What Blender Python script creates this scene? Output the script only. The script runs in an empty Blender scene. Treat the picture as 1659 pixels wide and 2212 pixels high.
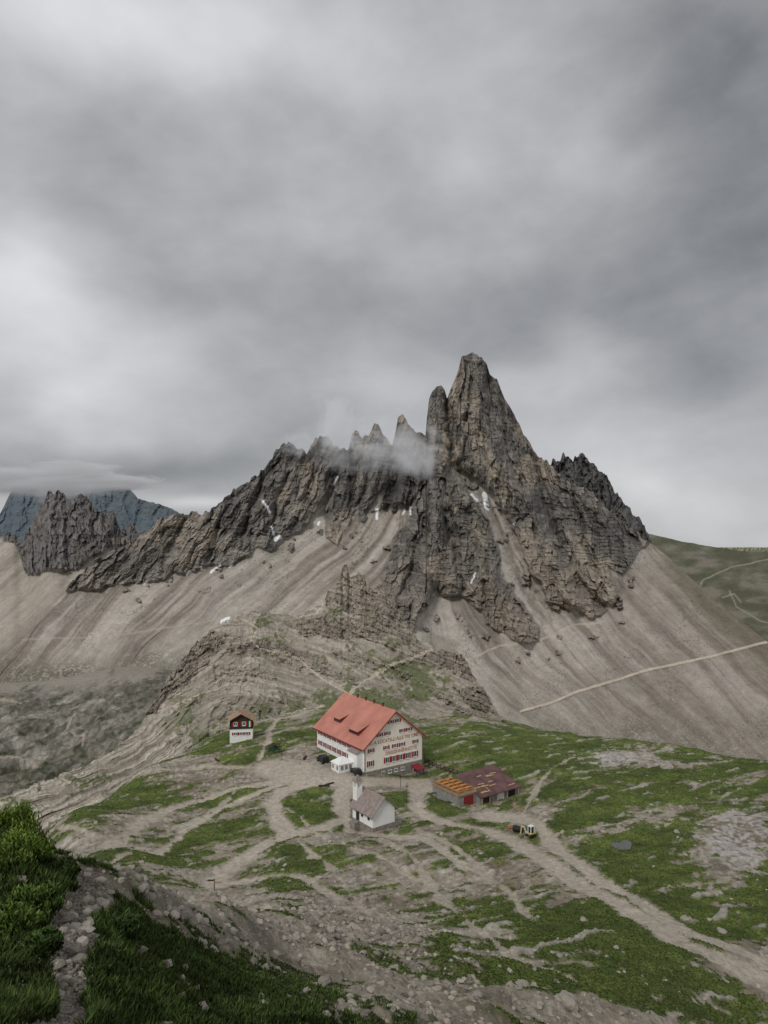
import bpy, bmesh, math, random
import numpy as np
from mathutils import Vector, Matrix
random.seed(4); rng=np.random.default_rng(7)
CAMZ=59.0; F=1534.0; CX=829.5; HY=1150.0
scene=bpy.context.scene; COLL=scene.collection
# ---------------------------------------------------------------- noise
def _h(ix,iy,s):
    h=(ix*374761393+iy*668265263+s*974711)&0xffffffff
    h=((h^(h>>13))*1274126177)&0xffffffff
    h^=h>>16
    return (h/2147483648.0-1.0).astype(np.float32)
def vn(x,y,s=0):
    xf=np.floor(x);yf=np.floor(y)
    fx=(x-xf).astype(np.float32);fy=(y-yf).astype(np.float32)
    ix=xf.astype(np.int64);iy=yf.astype(np.int64)
    fx=fx*fx*(3-2*fx);fy=fy*fy*(3-2*fy)
    a=_h(ix,iy,s);b=_h(ix+1,iy,s);c=_h(ix,iy+1,s);d=_h(ix+1,iy+1,s)
    return (a+(b-a)*fx)*(1-fy)+(c+(d-c)*fx)*fy
def fbm(x,y,o=4,s=0,g=.5):
    t=0;a=1;n=0
    ca,sa=math.cos(.65),math.sin(.65)
    for i in range(o):
        t=t+a*vn(x+17.3*i,y-9.1*i,s+i);n+=a;a*=g
        x,y=(x*ca-y*sa)*2.03,(x*sa+y*ca)*2.03
    return t/n
def afbm(x,y,o=4,s=0,g=.5):
    "fractal noise that keeps its stretch direction"
    t=0;a=1;n=0
    for i in range(o):
        t=t+a*vn(x+17.3*i,y-9.1*i,s+i);n+=a;a*=g;x=x*2.07;y=y*1.7
    return t/n
def rid(x,y,o=3,s=0,g=.5):
    t=0;a=1;n=0
    for i in range(o):
        t=t+a*(1-2*np.abs(vn(x+7.7*i,y+3.1*i,s+i)));n+=a;a*=g
        x=x*2.1;y=y*2.1
    return t/n
def facet(x,y,s,tilt=1.0):
    "angular blocks: tilted planar cell faces, returns height and distance to the joint"
    xi=np.floor(x).astype(np.int64);yi=np.floor(y).astype(np.int64)
    f1=np.full(np.shape(x),9.,np.float32);f2=f1.copy();bx=np.zeros_like(f1);by=np.zeros_like(f1)
    ci=xi.copy();cj=yi.copy()
    for i in(-1,0,1):
        for j in(-1,0,1):
            a=xi+i;b=yi+j
            dx=(x-(a+.5+.48*_h(a,b,s))).astype(np.float32);dy=(y-(b+.5+.48*_h(a,b,s+1))).astype(np.float32)
            d=dx*dx+dy*dy;m=d<f1
            f2=np.where(m,f1,np.minimum(f2,d));f1=np.where(m,d,f1)
            bx=np.where(m,dx,bx);by=np.where(m,dy,by);ci=np.where(m,a,ci);cj=np.where(m,b,cj)
    v=_h(ci,cj,s+2)*.55+tilt*(_h(ci,cj,s+3)*bx*1.1+_h(ci,cj,s+4)*by*.9)
    return v,np.sqrt(f2)-np.sqrt(f1)
def ss(a,b,x):
    t=np.clip((x-a)/(b-a),0,1);return t*t*(3-2*t)
def pdist(x,y,pts):
    best=np.full(np.shape(x),1e9,np.float32)
    for (x0,y0),(x1,y1) in zip(pts[:-1],pts[1:]):
        dx=x1-x0;dy=y1-y0;L=dx*dx+dy*dy+1e-9
        t=np.clip(((x-x0)*dx+(y-y0)*dy)/L,0,1)
        best=np.minimum(best,(x-x0-t*dx)**2+(y-y0-t*dy)**2)
    return np.sqrt(best)
def psd(x,y,pts):
    ins=np.zeros(np.shape(x),bool);P=pts+[pts[0]]
    for (x0,y0),(x1,y1) in zip(P[:-1],P[1:]):
        if y0==y1: continue
        ins^=((y0>y)!=(y1>y))&(x<(x1-x0)*(y-y0)/(y1-y0)+x0)
    d=pdist(x,y,P)
    return np.where(ins,d,-d)
def lin(pts,x,k=1):
    a=sorted(pts);return np.interp(x,[p[0] for p in a],[p[k] for p in a])
def smooth1(a,n):
    k=np.hanning(n+2)[1:-1];k/=k.sum();return np.convolve(np.pad(a,n//2,mode='edge'),k,'valid')
def mixc(c,c2,m):
    m=np.asarray(m)[...,None];return c*(1-m)+np.array(c2,np.float32)*m
# ---------------------------------------------------------------- materials
def N(nt,t,**k):
    n=nt.nodes.new(t)
    for a,b in k.items(): setattr(n,a,b)
    return n
def simple(name,col,rough=.8,var=.15,scale=3.0,bump=.0,metal=0,wave=None):
    m=bpy.data.materials.new(name);m.use_nodes=True;nt=m.node_tree;b=nt.nodes['Principled BSDF']
    tc=N(nt,'ShaderNodeTexCoord');no=N(nt,'ShaderNodeTexNoise');no.inputs['Scale'].default_value=scale;no.inputs['Detail'].default_value=8
    nt.links.new(tc.outputs['Object'],no.inputs['Vector'])
    mr=N(nt,'ShaderNodeMapRange');mr.inputs[1].default_value=.3;mr.inputs[2].default_value=.7;mr.inputs[3].default_value=1-var;mr.inputs[4].default_value=1+var
    nt.links.new(no.outputs[0],mr.inputs[0])
    mx=N(nt,'ShaderNodeVectorMath',operation='SCALE');mx.inputs[0].default_value=col[:3];nt.links.new(mr.outputs[0],mx.inputs['Scale'])
    nt.links.new(mx.outputs[0],b.inputs['Base Color']);b.inputs['Roughness'].default_value=rough;b.inputs['Metallic'].default_value=metal
    b.inputs['Specular IOR Level'].default_value=.25
    hgt=no.outputs[0]
    if wave:
        w=N(nt,'ShaderNodeTexWave',bands_direction=wave[0]);w.inputs['Scale'].default_value=wave[1]
        nt.links.new(tc.outputs['Object'],w.inputs['Vector'])
        mm=N(nt,'ShaderNodeMapRange');mm.inputs[1].default_value=.0;mm.inputs[2].default_value=.25;mm.inputs[3].default_value=.76;mm.inputs[4].default_value=1
        nt.links.new(w.outputs[1],mm.inputs[0])
        m2=N(nt,'ShaderNodeVectorMath',operation='SCALE');nt.links.new(mx.outputs[0],m2.inputs[0]);nt.links.new(mm.outputs[0],m2.inputs['Scale'])
        nt.links.new(m2.outputs[0],b.inputs['Base Color']);hgt=w.outputs[1]
    if bump:
        bp=N(nt,'ShaderNodeBump');bp.inputs['Distance'].default_value=bump;nt.links.new(hgt,bp.inputs['Height']);nt.links.new(bp.outputs[0],b.inputs['Normal'])
    return m
def terrain_mat(name,s1,s2,bump1,bump2,var=.3,stretch=(1,1,1)):
    m=bpy.data.materials.new(name);m.use_nodes=True;nt=m.node_tree;b=nt.nodes['Principled BSDF']
    b.inputs['Roughness'].default_value=.95;b.inputs['Specular IOR Level'].default_value=.1
    at=N(nt,'ShaderNodeAttribute',attribute_name='Col')
    tc=N(nt,'ShaderNodeTexCoord');mp=N(nt,'ShaderNodeMapping');mp.inputs['Scale'].default_value=stretch
    nt.links.new(tc.outputs['Object'],mp.inputs['Vector'])
    n1=N(nt,'ShaderNodeTexNoise');n1.inputs['Scale'].default_value=s1;n1.inputs['Detail'].default_value=10;n1.inputs['Roughness'].default_value=.65
    n2=N(nt,'ShaderNodeTexNoise');n2.inputs['Scale'].default_value=s2;n2.inputs['Detail'].default_value=10;n2.inputs['Roughness'].default_value=.7
    for n in (n1,n2): nt.links.new(mp.outputs[0],n.inputs['Vector'])
    ad=N(nt,'ShaderNodeMath',operation='ADD');nt.links.new(n1.outputs[0],ad.inputs[0]);nt.links.new(n2.outputs[0],ad.inputs[1])
    mr=N(nt,'ShaderNodeMapRange');mr.inputs[1].default_value=.7;mr.inputs[2].default_value=1.3;mr.inputs[3].default_value=1-var;mr.inputs[4].default_value=1+var
    nt.links.new(ad.outputs[0],mr.inputs[0])
    sc=N(nt,'ShaderNodeVectorMath',operation='SCALE');nt.links.new(at.outputs['Color'],sc.inputs[0]);nt.links.new(mr.outputs[0],sc.inputs['Scale'])
    nt.links.new(sc.outputs[0],b.inputs['Base Color'])
    b1=N(nt,'ShaderNodeBump');b1.inputs['Distance'].default_value=bump1;b1.inputs['Strength'].default_value=.9;nt.links.new(n1.outputs[0],b1.inputs['Height'])
    b2=N(nt,'ShaderNodeBump');b2.inputs['Distance'].default_value=bump2;b2.inputs['Strength'].default_value=.9;nt.links.new(n2.outputs[0],b2.inputs['Height'])
    nt.links.new(b1.outputs[0],b2.inputs['Normal']);nt.links.new(b2.outputs[0],b.inputs['Normal'])
    return m
def mesh_np(name,V,loops,nper,mat,col=None,smooth=False,kind='structure',label=None,cat=None):
    me=bpy.data.meshes.new(name);nv=len(V);nf=len(loops)//nper
    me.vertices.add(nv);me.vertices.foreach_set('co',np.ascontiguousarray(V,np.float32).ravel())
    me.loops.add(nf*nper);me.loops.foreach_set('vertex_index',np.ascontiguousarray(loops,np.int32).ravel())
    me.polygons.add(nf);me.polygons.foreach_set('loop_start',np.arange(0,nf*nper,nper,dtype=np.int32))
    me.update(calc_edges=True)
    me.polygons.foreach_set('use_smooth',np.full(nf,smooth,bool))
    if col is not None:
        c=np.ones((nv,4),np.float32);c[:,:3]=np.clip(col,0.004,.9)
        a=me.color_attributes.new('Col','FLOAT_COLOR','POINT');a.data.foreach_set('color',c.ravel())
    me.materials.append(mat)
    o=bpy.data.objects.new(name,me);COLL.objects.link(o)
    if kind:o['kind']=kind
    if label:o['label']=label
    if cat:o['category']=cat
    return o
def grid(name,P,col,mat,smooth,label,cat):
    nr,nc=P.shape[:2];i=np.arange(nr*nc).reshape(nr,nc)
    q=np.stack([i[:-1,:-1],i[:-1,1:],i[1:,1:],i[1:,:-1]],-1).reshape(-1)
    return mesh_np(name,P.reshape(-1,3),q,4,mat,col.reshape(-1,3),smooth,'structure',label,cat)
# ---------------------------------------------------------------- ground heights (surveyed spot heights)
CT=[]
def c(px,py,d): CT.append((px,d,CAMZ-(py-HY)/F*d))
def h(px,d,z): CT.append((px,d,z))
c(-250,2212,10.5);c(-250,1980,17);c(-250,1800,27);h(-250,60,16);h(-250,110,-10);h(-250,190,-30);h(-250,270,-50);h(-250,400,-58);h(-250,700,-70)
c(0,2212,11.5);c(0,2010,17);c(0,1815,27);h(0,40,34);h(0,60,16);h(0,90,1);h(0,150,-14);h(0,190,-25);h(0,270,-50);h(0,330,-56);c(0,1570,430);c(0,1478,590);h(0,700,-72)
c(160,2212,13);c(160,2005,18);c(160,1868,27);h(160,40,33);h(160,60,16);h(160,90,5);c(160,1790,130);c(160,1748,150);h(160,190,-22);h(160,260,-48);h(160,340,-56)
c(300,2212,15);c(300,2000,24);c(300,1905,33);h(300,50,26);h(300,75,11);c(300,1870,115);c(300,1780,140);c(300,1700,168);c(300,1668,183);h(300,215,-18);h(300,280,-42);h(300,370,-48);c(300,1505,480);c(300,1440,600)
c(450,2212,18);c(450,2050,30);c(450,1940,44);h(450,65,20);c(450,1915,112);c(450,1800,140);c(450,1700,168);c(450,1640,190);c(450,1600,213);h(450,280,-16);h(450,400,-42)
c(600,2212,22);c(600,2080,40);c(600,1975,60);c(600,1930,90);c(600,1900,112);c(600,1800,138);c(600,1700,166);c(600,1640,186);c(600,1590,205);c(600,1555,235);h(600,300,-14);h(600,450,-40);h(600,650,-75)
c(750,2212,27);c(750,2100,45);c(750,2010,70);c(750,1950,95);c(750,1850,126);h(750,150,.4);h(750,170,0);h(740,190,0);h(740,215,-.5);c(750,1530,250)
c(900,2212,34);c(900,2100,55);c(900,2000,85);c(900,1900,113);c(900,1800,136);h(900,157,-.3);h(830,172,-1.2);h(905,182,-3.6);h(905,200,-3);c(930,1590,211);c(900,1555,238);h(800,300,-14);h(800,450,-50);h(850,650,-110)
c(1050,2212,42);c(1050,2100,60);c(1050,2000,88);c(1050,1900,113);c(1050,1810,137);h(1050,154,-1.4);h(1050,168,-1.4);c(1050,1640,190);c(1050,1580,220);c(1050,1548,243);h(1050,300,-28);h(1050,400,-80);h(1050,550,-125)
c(1300,2212,56);c(1300,2100,70);c(1300,2000,90);c(1300,1900,112);c(1300,1800,135);c(1300,1700,168);c(1300,1630,205);c(1300,1590,240);h(1300,320,-48);h(1300,450,-110)
c(1450,2212,62);c(1450,2050,83);c(1450,1900,114);c(1450,1750,152);c(1450,1660,190);c(1450,1608,222);h(1450,300,-42)
c(1659,2212,72);c(1659,2100,85);c(1659,2000,100);c(1659,1900,118);c(1659,1800,140);c(1659,1700,172);c(1659,1648,202);h(1659,300,-48);h(1659,450,-110)
c(1900,2212,80);c(1900,1900,120);c(1900,1700,175);c(1900,1665,198);h(1900,300,-48);h(1900,500,-110)
for px in(-250,300,900,1500,1900):h(px,900,-110 if px<1000 else -130)
DF=[(-260,10.5),(0,11.5),(160,13),(300,15),(450,18),(600,22),(750,27),(900,34),(1050,42),(1300,56),(1450,62),(1659,72),(1920,80)]
for px in range(-250,1901,215):
    d0=float(lin(DF,px))
    for k in(.3,.6,.85): h(px,d0*k,CAMZ-max(.74*d0*k,1.4+.6*d0*k))
CT=np.array(CT,float);KU=1/300.;KW=2.6;CC=.25
cu=CT[:,0]*KU;cw=np.log(CT[:,1])*KW;n=len(CT)
A=np.zeros((n+3,n+3));R=np.sqrt((cu[:,None]-cu)**2+(cw[:,None]-cw)**2+CC*CC)
A[:n,:n]=-R+np.eye(n)*.004;A[:n,n]=1;A[:n,n+1]=cu;A[:n,n+2]=cw;A[n:,:n]=A[:n,n:].T
SOL=np.linalg.solve(A,np.r_[CT[:,2],0,0,0])
def H0(px,d):
    u=(np.asarray(px,float)*KU).astype(np.float32);w=(np.log(np.minimum(d,900))*KW).astype(np.float32)
    z=SOL[n]+SOL[n+1]*u+SOL[n+2]*w
    for i in range(n): z=z-np.float32(SOL[i])*np.sqrt((u-np.float32(cu[i]))**2+(w-np.float32(cw[i]))**2+np.float32(CC*CC))
    df=lin(DF,px);near=CAMZ-np.maximum(.74*d,1.4+.6*d)
    return z+(near-z)*ss(1.0,.85,d/df)
def hit(px,py):
    d=np.linspace(9,330,1600);z=H0(np.full_like(d,px),d);r=CAMZ-(py-HY)/F*d
    k=np.where(z>=r)[0];k=k[0] if len(k) else 1500
    return ((px-CX)/F*d[k],d[k])
PATHS=[([(905,1690),(900,1745),(960,1780),(1050,1803),(1120,1832),(1200,1880),(1290,1930),(1380,1982),(1480,2050),(1560,2085),(1659,2125),(1800,2180)],2.2),
 ([(1060,1760),(1120,1765),(1165,1790),(1195,1830),(1250,1870),(1330,1922),(1420,1978),(1500,2030),(1600,2062),(1659,2092),(1800,2140)],1.8),
 ([(640,1672),(560,1690),(480,1710),(420,1728),(360,1752),(290,1785),(235,1825)],1.5),
 ([(680,1688),(615,1702),(585,1735),(598,1770),(622,1800),(570,1830),(510,1865),(455,1895),(470,1905)],2.1),
 ([(470,1905),(560,1895),(640,1890),(720,1930)],1.6),
 ([(745,1695),(738,1730),(745,1765),(700,1785),(630,1800)],1.8),
 ([(745,1765),(760,1795),(850,1805),(900,1812),(960,1850),(1000,1880)],1.1),
 ([(560,1640),(580,1600),(578,1575),(600,1556),(640,1548),(700,1530)],1.0),
 ([(780,1690),(850,1690),(905,1690),(930,1705)],3.6),([(590,1655),(640,1668),(700,1680),(760,1688)],6.0),([(1050,1768),(1110,1768)],3.0),
 ([(165,1748),(240,1700),(300,1672),(380,1660),(440,1652),(560,1655)],.8),
 ([(600,1690),(480,1740),(400,1790),(330,1840)],.95),
 ([(120,1790),(200,1800),(300,1805),(420,1790)],.6),([(520,1700),(440,1760),(350,1800),(240,1870)],.6),([(650,1830),(720,1880),(760,1930),(840,1990)],.6),
 ([(1130,1760),(1160,1700),(1200,1660),(1240,1640)],.5),([(560,1720),(640,1760),(720,1830),(800,1850),(900,1900)],.5),
 ([(900,1790),(1000,1850),(1100,1930),(1150,1990)],.7),([(820,1810),(900,1870),(980,1960),(1100,2060),(1240,2120)],.5)]
PW=[([hit(*p) for p in P],w) for P,w in PATHS]
FP=[hit(*p) for p in [(160,2205),(150,2140),(140,2040),(160,1975),(200,1920),(190,1885),(140,1870)]]
FP=[(FP[0][0]-.1,FP[0][1]-3)]+FP
GR=[[(-400,2900),(-400,1700),(0,1780),(60,1810),(120,1880),(170,1930),(150,1970),(108,2040),(118,2140),(120,2260),(120,2900)],
    [(190,2900),(183,2140),(180,2060),(225,1965),(298,1922),(350,1975),(430,2050),(540,2100),(620,2140),(700,2190),(760,2235),(800,2900)]]
BI=[(1350,1750,300,120,.46),(1500,1950,260,120,.50),(1180,1640,210,60,.55),(1560,1660,150,40,.3),(1000,1960,250,50,.2),(280,1725,180,38,.65),(470,1610,90,30,.6),(430,1840,80,20,.45),
 (688,1748,52,26,1.2),(620,1840,85,20,.6),(560,1700,60,10,.4),(450,1790,110,26,.5),(300,1840,90,22,.5),(660,1660,110,22,-1.2),(840,1700,70,14,-.8),(1120,1765,70,16,-1),(490,1898,75,16,-.8),
 (680,2020,230,60,-.5),(900,2130,120,50,-.3),(420,1940,120,30,-.4),(850,1830,120,25,-.1),(1330,1640,80,14,-.85),(1590,1810,85,65,-1.0),(1420,1650,60,15,-.7),(700,2190,200,30,-.4),
 (1100,2170,120,60,.15),(1300,2080,180,70,.28),(1550,2170,150,50,.3),(880,1735,40,14,.8),(940,1735,30,16,.7),(1050,1790,40,12,.7),(620,1900,50,14,.4),(1000,1590,120,30,.5),(980,1840,60,30,.35),(620,1965,60,18,.35),(640,1585,60,10,.4)]
def ground_eval(px,d):
    X=(px-CX)/F*d;Y=d
    z=H0(px,d)
    near=ss(60,20,d)
    hutm=ss(30,18,np.hypot(X+3,Y-188))
    n20=fbm(X/22,Y/18,2,5);xa=X*.8+Y*.6;ya=-X*.6+Y*.8
    n5=fbm(xa/9,ya/4,3,9);n1=fbm(X/1.3,Y/1.3,3,12)
    py=HY-(z-CAMZ)/d*F
    nf=fbm(X/.8,Y/.8,3,45,.6)
    nb=fbm(xa/17,ya/6,4,31)+.5*fbm(xa/3.2,ya/1.5,3,41)+.34*nf
    bias=np.full(np.shape(px),.02,np.float32)
    for bx,by,sx,sy,a in BI:
        bias+=a*np.exp(-((px-bx)/sx)**2-((py-by)/sy)**2)
    g=nb+bias
    gm=ss(-.08,.16,g)
    fg=np.full(np.shape(px),-999.,np.float32)
    wob=fbm(X/1.2,Y/1.2,2,77)
    if np.any(d<60):
        for P in GR: fg=np.maximum(fg,psd(px,py,P))
    fgm=ss(-10,14,fg+wob*30+8*fbm(X/.4,Y/.4,2,79))*ss(62,50,d)
    pm=np.zeros(np.shape(px),np.float32)
    for P,w in PW:
        dd=pdist(X,Y,P);pm=np.maximum(pm,ss(w*1.35,w*.5,dd+wob*.6+n5*.9)*(1 if w>.85 else .75))
    fp=ss(.44,.22,pdist(X,Y,FP)+wob*.2)*ss(60,45,d)
    gm=np.where(d<62,np.maximum(ss(.2,.5,g+.3*n1+.15)*np.maximum(ss(30,62,d),.6),fgm),gm)
    gm=gm*(1-pm)*(1-fp)
    moor=ss(255,330,d)
    amp=1-hutm*.9
    rel=n20*1.3*ss(25,90,d)+n5*.7*ss(20,80,d)*(1-pm*.8)+n1*.11*(1-pm*.7)
    rock=ss(.15,.45,-g+.2*n1)*(1-pm)
    lg=ya+2.6*fbm(X/12,Y/12,3,140);lf=lg/4.4-np.floor(lg/4.4)
    ledge=ss(.62,.72,lf)*ss(.98,.9,lf)*ss(.15,.38,fbm(xa/7,ya/4,3,143)+.2*n1)*(1-pm)*ss(45,80,d)*ss(260,240,d)*amp*ss(-30,30,py-1560)
    bank=ss(20,30,d)*ss(95,60,d)*(1-fgm)
    z=z+rel*amp+gm*.12*ss(20,60,d)-pm*.15*amp+rock*.2*rid(X/.9,Y/.9,2,3)*amp + near*(.25*fbm(X/2.5,Y/2.5,3,51))-fp*.12+ledge*(.3+.25*n1)+bank*(.6*fbm(xa/4,ya/2,3,55)+.14*rid(X/.7,Y/.7,2,57))
    gm=gm*(1-ledge*.8)
    z=z+moor*(fbm(X/35,Y/35,4,61)*4.0+rid(X/7,Y/9,3,65)*2.2)*ss(620,450,d)
    t=.5+.5*fbm(X/6,Y/6,4,90);t2=.5+.5*fbm(X/.8,Y/.8,2,95)
    col=np.zeros(np.shape(px)+(3,),np.float32)+np.array([.285,.245,.19],np.float32)
    col=mixc(col,(.40,.355,.295),ss(.45,.75,t)*.8)
    col=mixc(col,(.175,.148,.105),ss(.5,.2,t)*.65)
    col=mixc(col,(.44,.41,.365),rock*ss(.42,.7,t2)*.65)
    col=mixc(col,(.45,.42,.38),ledge*.7)
    lime=np.exp(-((px-1600)/85)**2-((py-1810)/65)**2)+.9*np.exp(-((px-1340)/90)**2-((py-1645)/16)**2)
    col=mixc(col,(.45,.42,.395),np.clip(lime*1.4,0,.85)*ss(.35,.55,t2*.6+.4*t))
    stony=np.clip(np.exp(-((px-700)/330)**2-((py-2040-(px-700)*.32)/75)**2)*1.2,0,1)*ss(180,120,d)
    col=mixc(col,(.34,.298,.24),stony*.7)
    stripe=fbm(xa/10,ya/.9,3,120)
    col=col*(1+.18*stripe+.26*(t2-.5)*2)[...,None]
    gcol=np.zeros_like(col)+np.array([.092,.128,.030],np.float32)
    gt=.5+.5*fbm(X/4,Y/3,5,101,.6)
    gcol=mixc(gcol,(.145,.185,.045),ss(.5,.75,gt));gcol=mixc(gcol,(.052,.073,.021),ss(.5,.25,gt)*.85)
    gcol=gcol*(1+.3*nf)[...,None]
    col=col*(1-gm[...,None]*.95)+gcol*gm[...,None]*.95
    pcol=np.zeros_like(col)+np.array([.49,.435,.36],np.float32);pcol=pcol*(1+.22*(t-.5)+.2*(t2-.5))[...,None]
    col=col*(1-pm[...,None]*.9)+pcol*pm[...,None]*.9
    col=mixc(col,(.16,.137,.11),fp)
    mt=.5+.5*fbm(X/10,Y/18,6,130,.65)
    mc=np.zeros_like(col)+np.array([.185,.172,.142],np.float32)
    gz=ss(520,330,d)
    mc=mixc(mc,(.082,.086,.055),ss(.5,.62,mt)*(.5+.45*gz));mc=mixc(mc,(.32,.295,.255),ss(.48,.3,mt)*.8)
    sp_=vn(X/1.7,Y/2.5,133)+.7*vn(X/4,Y/6,134);mc=mc*(1+.40*sp_)[...,None]
    fan=ss(.0,.4,afbm((X*.8+Y*.25)/16,Y/140,4,136)+ss(430,600,d)*.9-.35)
    mc=mixc(mc,(.31,.28,.242),fan*ss(360,470,d)*.9)
    ml=np.full(np.shape(px),99.,np.float32)
    if np.any(d>260):
        for P in [[(0,1513),(60,1520)],[(140,1575),(163,1545)],[(178,1610),(182,1590),(150,1580)],[(0,1640),(80,1650)]]: ml=np.minimum(ml,pdist(px,py,P))
    mc=mixc(mc,(.42,.36,.28),ss(3.0,1.,ml)*.8)
    m3=(ss(235,275,d)*ss(700,650,px))[...,None]
    col=col*(1-m3)+mc*m3
    return X,Y,z,col,gm,pm
pxs=np.linspace(-260,1920,1180)
ds=np.r_[np.geomspace(2,28,200,endpoint=False),np.geomspace(28,262,820,endpoint=False),np.geomspace(262,900,280,endpoint=False),np.geomspace(900,9000,24)]
PX,D=np.meshgrid(pxs.astype(np.float32),ds.astype(np.float32))
X,Y,Z,COL,GM,PM=ground_eval(PX,D)
MG=terrain_mat('ground_soil_grass',1.1,6.5,.36,.13,.42)
grid('ground',np.stack([X,Y,Z],-1),COL,MG,True,'alpine plateau of thin grass, dirt and gravel','ground')
def H(x,y):
    px=np.array([x/y*F+CX],np.float32);return float(ground_eval(px,np.array([y],np.float32))[2][0])
# ---------------------------------------------------------------- relief sheets
def sheet(name,PX,PY,D,col,mat,back,label,cat,smooth=False,skirt=25):
    P=np.stack([(PX-CX)/F*D,D,CAMZ-(PY-HY)/F*D],-1)
    top=P[-1];rows=[]
    for k in range(1,6):
        q=top.copy();q[:,1]+=back*k/5.;q[:,0]*=q[:,1]/top[:,1];q[:,2]-=back*1.3*(k/5.)**.8;rows.append(q)
    f=P[0].copy();f[:,2]-=skirt;f[:,1]-=2
    P=np.concatenate([f[None],P,np.stack(rows)],0)
    col=np.concatenate([col[:1],col]+[col[-1:]]*5,0)
    return grid(name,P,col,mat,smooth,label,cat)
def jag(px,seed):
    a=np.floor(px/9+.6*vn(px/23,px*0,seed)).astype(np.int64);b=np.floor(px/4.2).astype(np.int64)
    return smooth1(_h(a,a*0,seed+1)*5+_h(b,b*0,seed+2)*2.6,3)
crest=[(-260,1560),(-100,1490),(0,1432),(60,1372),(120,1300),(150,1262),(200,1215),(260,1185),(300,1158),(345,1125),(390,1108),(440,1105),(470,1090),(500,1060),(540,1035),(570,1010),(588,985),(600,962),(612,955),(628,958),(645,970),(662,975),(680,950),(692,942),(708,938),(722,960),(740,972),(754,966),(760,942),(768,932),(780,940),(795,944),(803,922),(809,907),(815,914),(826,938),(848,957),(855,930),(860,902),(868,896),(880,914),(905,930),(919,936),(922,900),(927,860),(935,842),(953,832),(961,842),(966,862),(973,842),(983,818),(990,798),(997,772),(1008,765),(1022,763),(1040,770),(1052,785),(1058,808),(1074,822),(1086,852),(1106,885),(1130,935),(1158,978),(1185,1000),(1215,1030),(1250,1048),(1290,1072),(1330,1110),(1370,1148),(1400,1168),(1440,1200),(1480,1238),(1560,1308),(1659,1388),(1920,1590)]
base=[(-260,1400),(0,1400),(120,1285),(150,1278),(230,1268),(340,1255),(450,1224),(530,1208),(590,1185),(650,1150),(750,1115),(860,1110),(905,1240),(950,1290),(1000,1300),(1060,1350),(1130,1390),(1180,1375),(1260,1332),(1330,1300),(1400,1180),(1440,1150)]
cd=[(-260,640),(150,712),(345,770),(500,800),(610,830),(800,865),(940,840),(1020,860),(1160,835),(1290,800),(1400,790),(1920,600)]
foot=[(-260,1620),(0,1540),(300,1480),(480,1420),(700,1420),(890,1450),(1050,1570),(1200,1600),(1400,1650),(1659,1720),(1920,1790)]
cc=[(-260,479),(150,479),(750,456),(885,458),(950,470),(1130,484),(1920,484)]
nc=1360;nr=800
px=np.linspace(-260,1920,nc);pc=lin(crest,px)
pcs=smooth1(pc,61)
rk=ss(120,170,px)*ss(1420,1380,px)
pc=pc+rk*(-4*rid(px/15,px*0+3,3,5)+jag(px,40)+2)*np.where((px>745)&(px<1160),np.where(px<925,.9,.5),1)
pf=lin(foot,px)
t=np.linspace(0,1,nr)[:,None]
PX=np.broadcast_to(px,(nr,nc)).astype(np.float32);PY=(pf+(pc-pf)*t).astype(np.float32)
pb=np.maximum(lin(base,px),pcs);pbs=np.maximum(smooth1(pb,41),pcs)
e=(HY-PY)/F;eb=(HY-pbs)/F;ec=(HY-pcs)/F;C0=lin(cc,px)
dsc=C0/(.6-np.minimum(e,.3));db=C0/(.6-eb);dcr=np.maximum(lin(cd,px),db)
tt=np.clip((e-eb)/np.maximum(ec-eb,.02),0,1.25)
D=np.where(e<eb,dsc,db+(dcr-db)*tt)
SX=(PX-CX)/F*760;SZ=(HY-PY)/F*760
wx=fbm(SX/14,SZ/14,3,200);wy=fbm(SX/14,SZ/14,3,210)
QX=PX+wx*9;QY=PY+wy*9
rp=[(150,1278),(230,1270),(300,1262),(340,1255),(370,1236),(400,1240),(450,1222),(500,1222),(530,1205),(560,1183),(590,1190),(610,1165),(650,1146),(675,1122),(690,1095),(712,1050),(720,1052),(700,1100),(705,1160),(730,1182),(745,1150),(760,1112),(800,1100),(825,1060),(832,1060),(822,1102),(885,1088),(880,1130),(850,1165),(838,1200),(830,1240),(815,1265),(830,1300),(865,1340),(890,1368),(900,1340),(930,1310),(945,1285),(990,1290),(1010,1300),(1040,1320),(1050,1345),(1080,1365),(1110,1385),(1140,1392),(1170,1382),(1165,1360),(1145,1330),(1120,1290),(1092,1260),(1080,1200),(1066,1150),(1046,1110),(1026,1075),(988,1020),(1000,1012),(1062,1070),(1092,1105),(1112,1150),(1132,1190),(1146,1230),(1168,1265),(1180,1300),(1200,1310),(1240,1320),(1270,1335),(1300,1325),(1333,1300),(1325,1260),(1310,1225),(1345,1240),(1370,1210),(1390,1172),(1402,1165),(1402,500),(130,500),(130,1262)]
sd=psd(QX,QY,rp)
rock=ss(-3,4,sd)*ss(125,160,PX)
oc=ss(.42,.55,fbm(SX/11,SZ/8,3,222))*ss(-70,-10,sd)*.9
rock=np.maximum(rock,oc)
deep=ss(0,30,sd)
wq=fbm(SX/9,SZ/20,3,225)
fx=(SX-95)/(460-SZ)*380+wq*3.4
r1=rid(fx/34,SZ/110,2,230);r2=rid(fx/12,SZ/60,3,240);r3=rid(fx/4.2,SZ/20,3,250);r4=fbm(SX/1.8,SZ/1.5,3,255)
zs=SZ+.10*SX+8*fbm(SX/40,SZ/40,4,260)
fa,ea=facet(fx/13+.4*wx,SZ/50+.3*wy,600);fb,eb2=facet(fx/5.5+.4*wx,SZ/15+.3*wy,610);fc,ec2=facet(fx/2.2,SZ/5,620)
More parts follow.
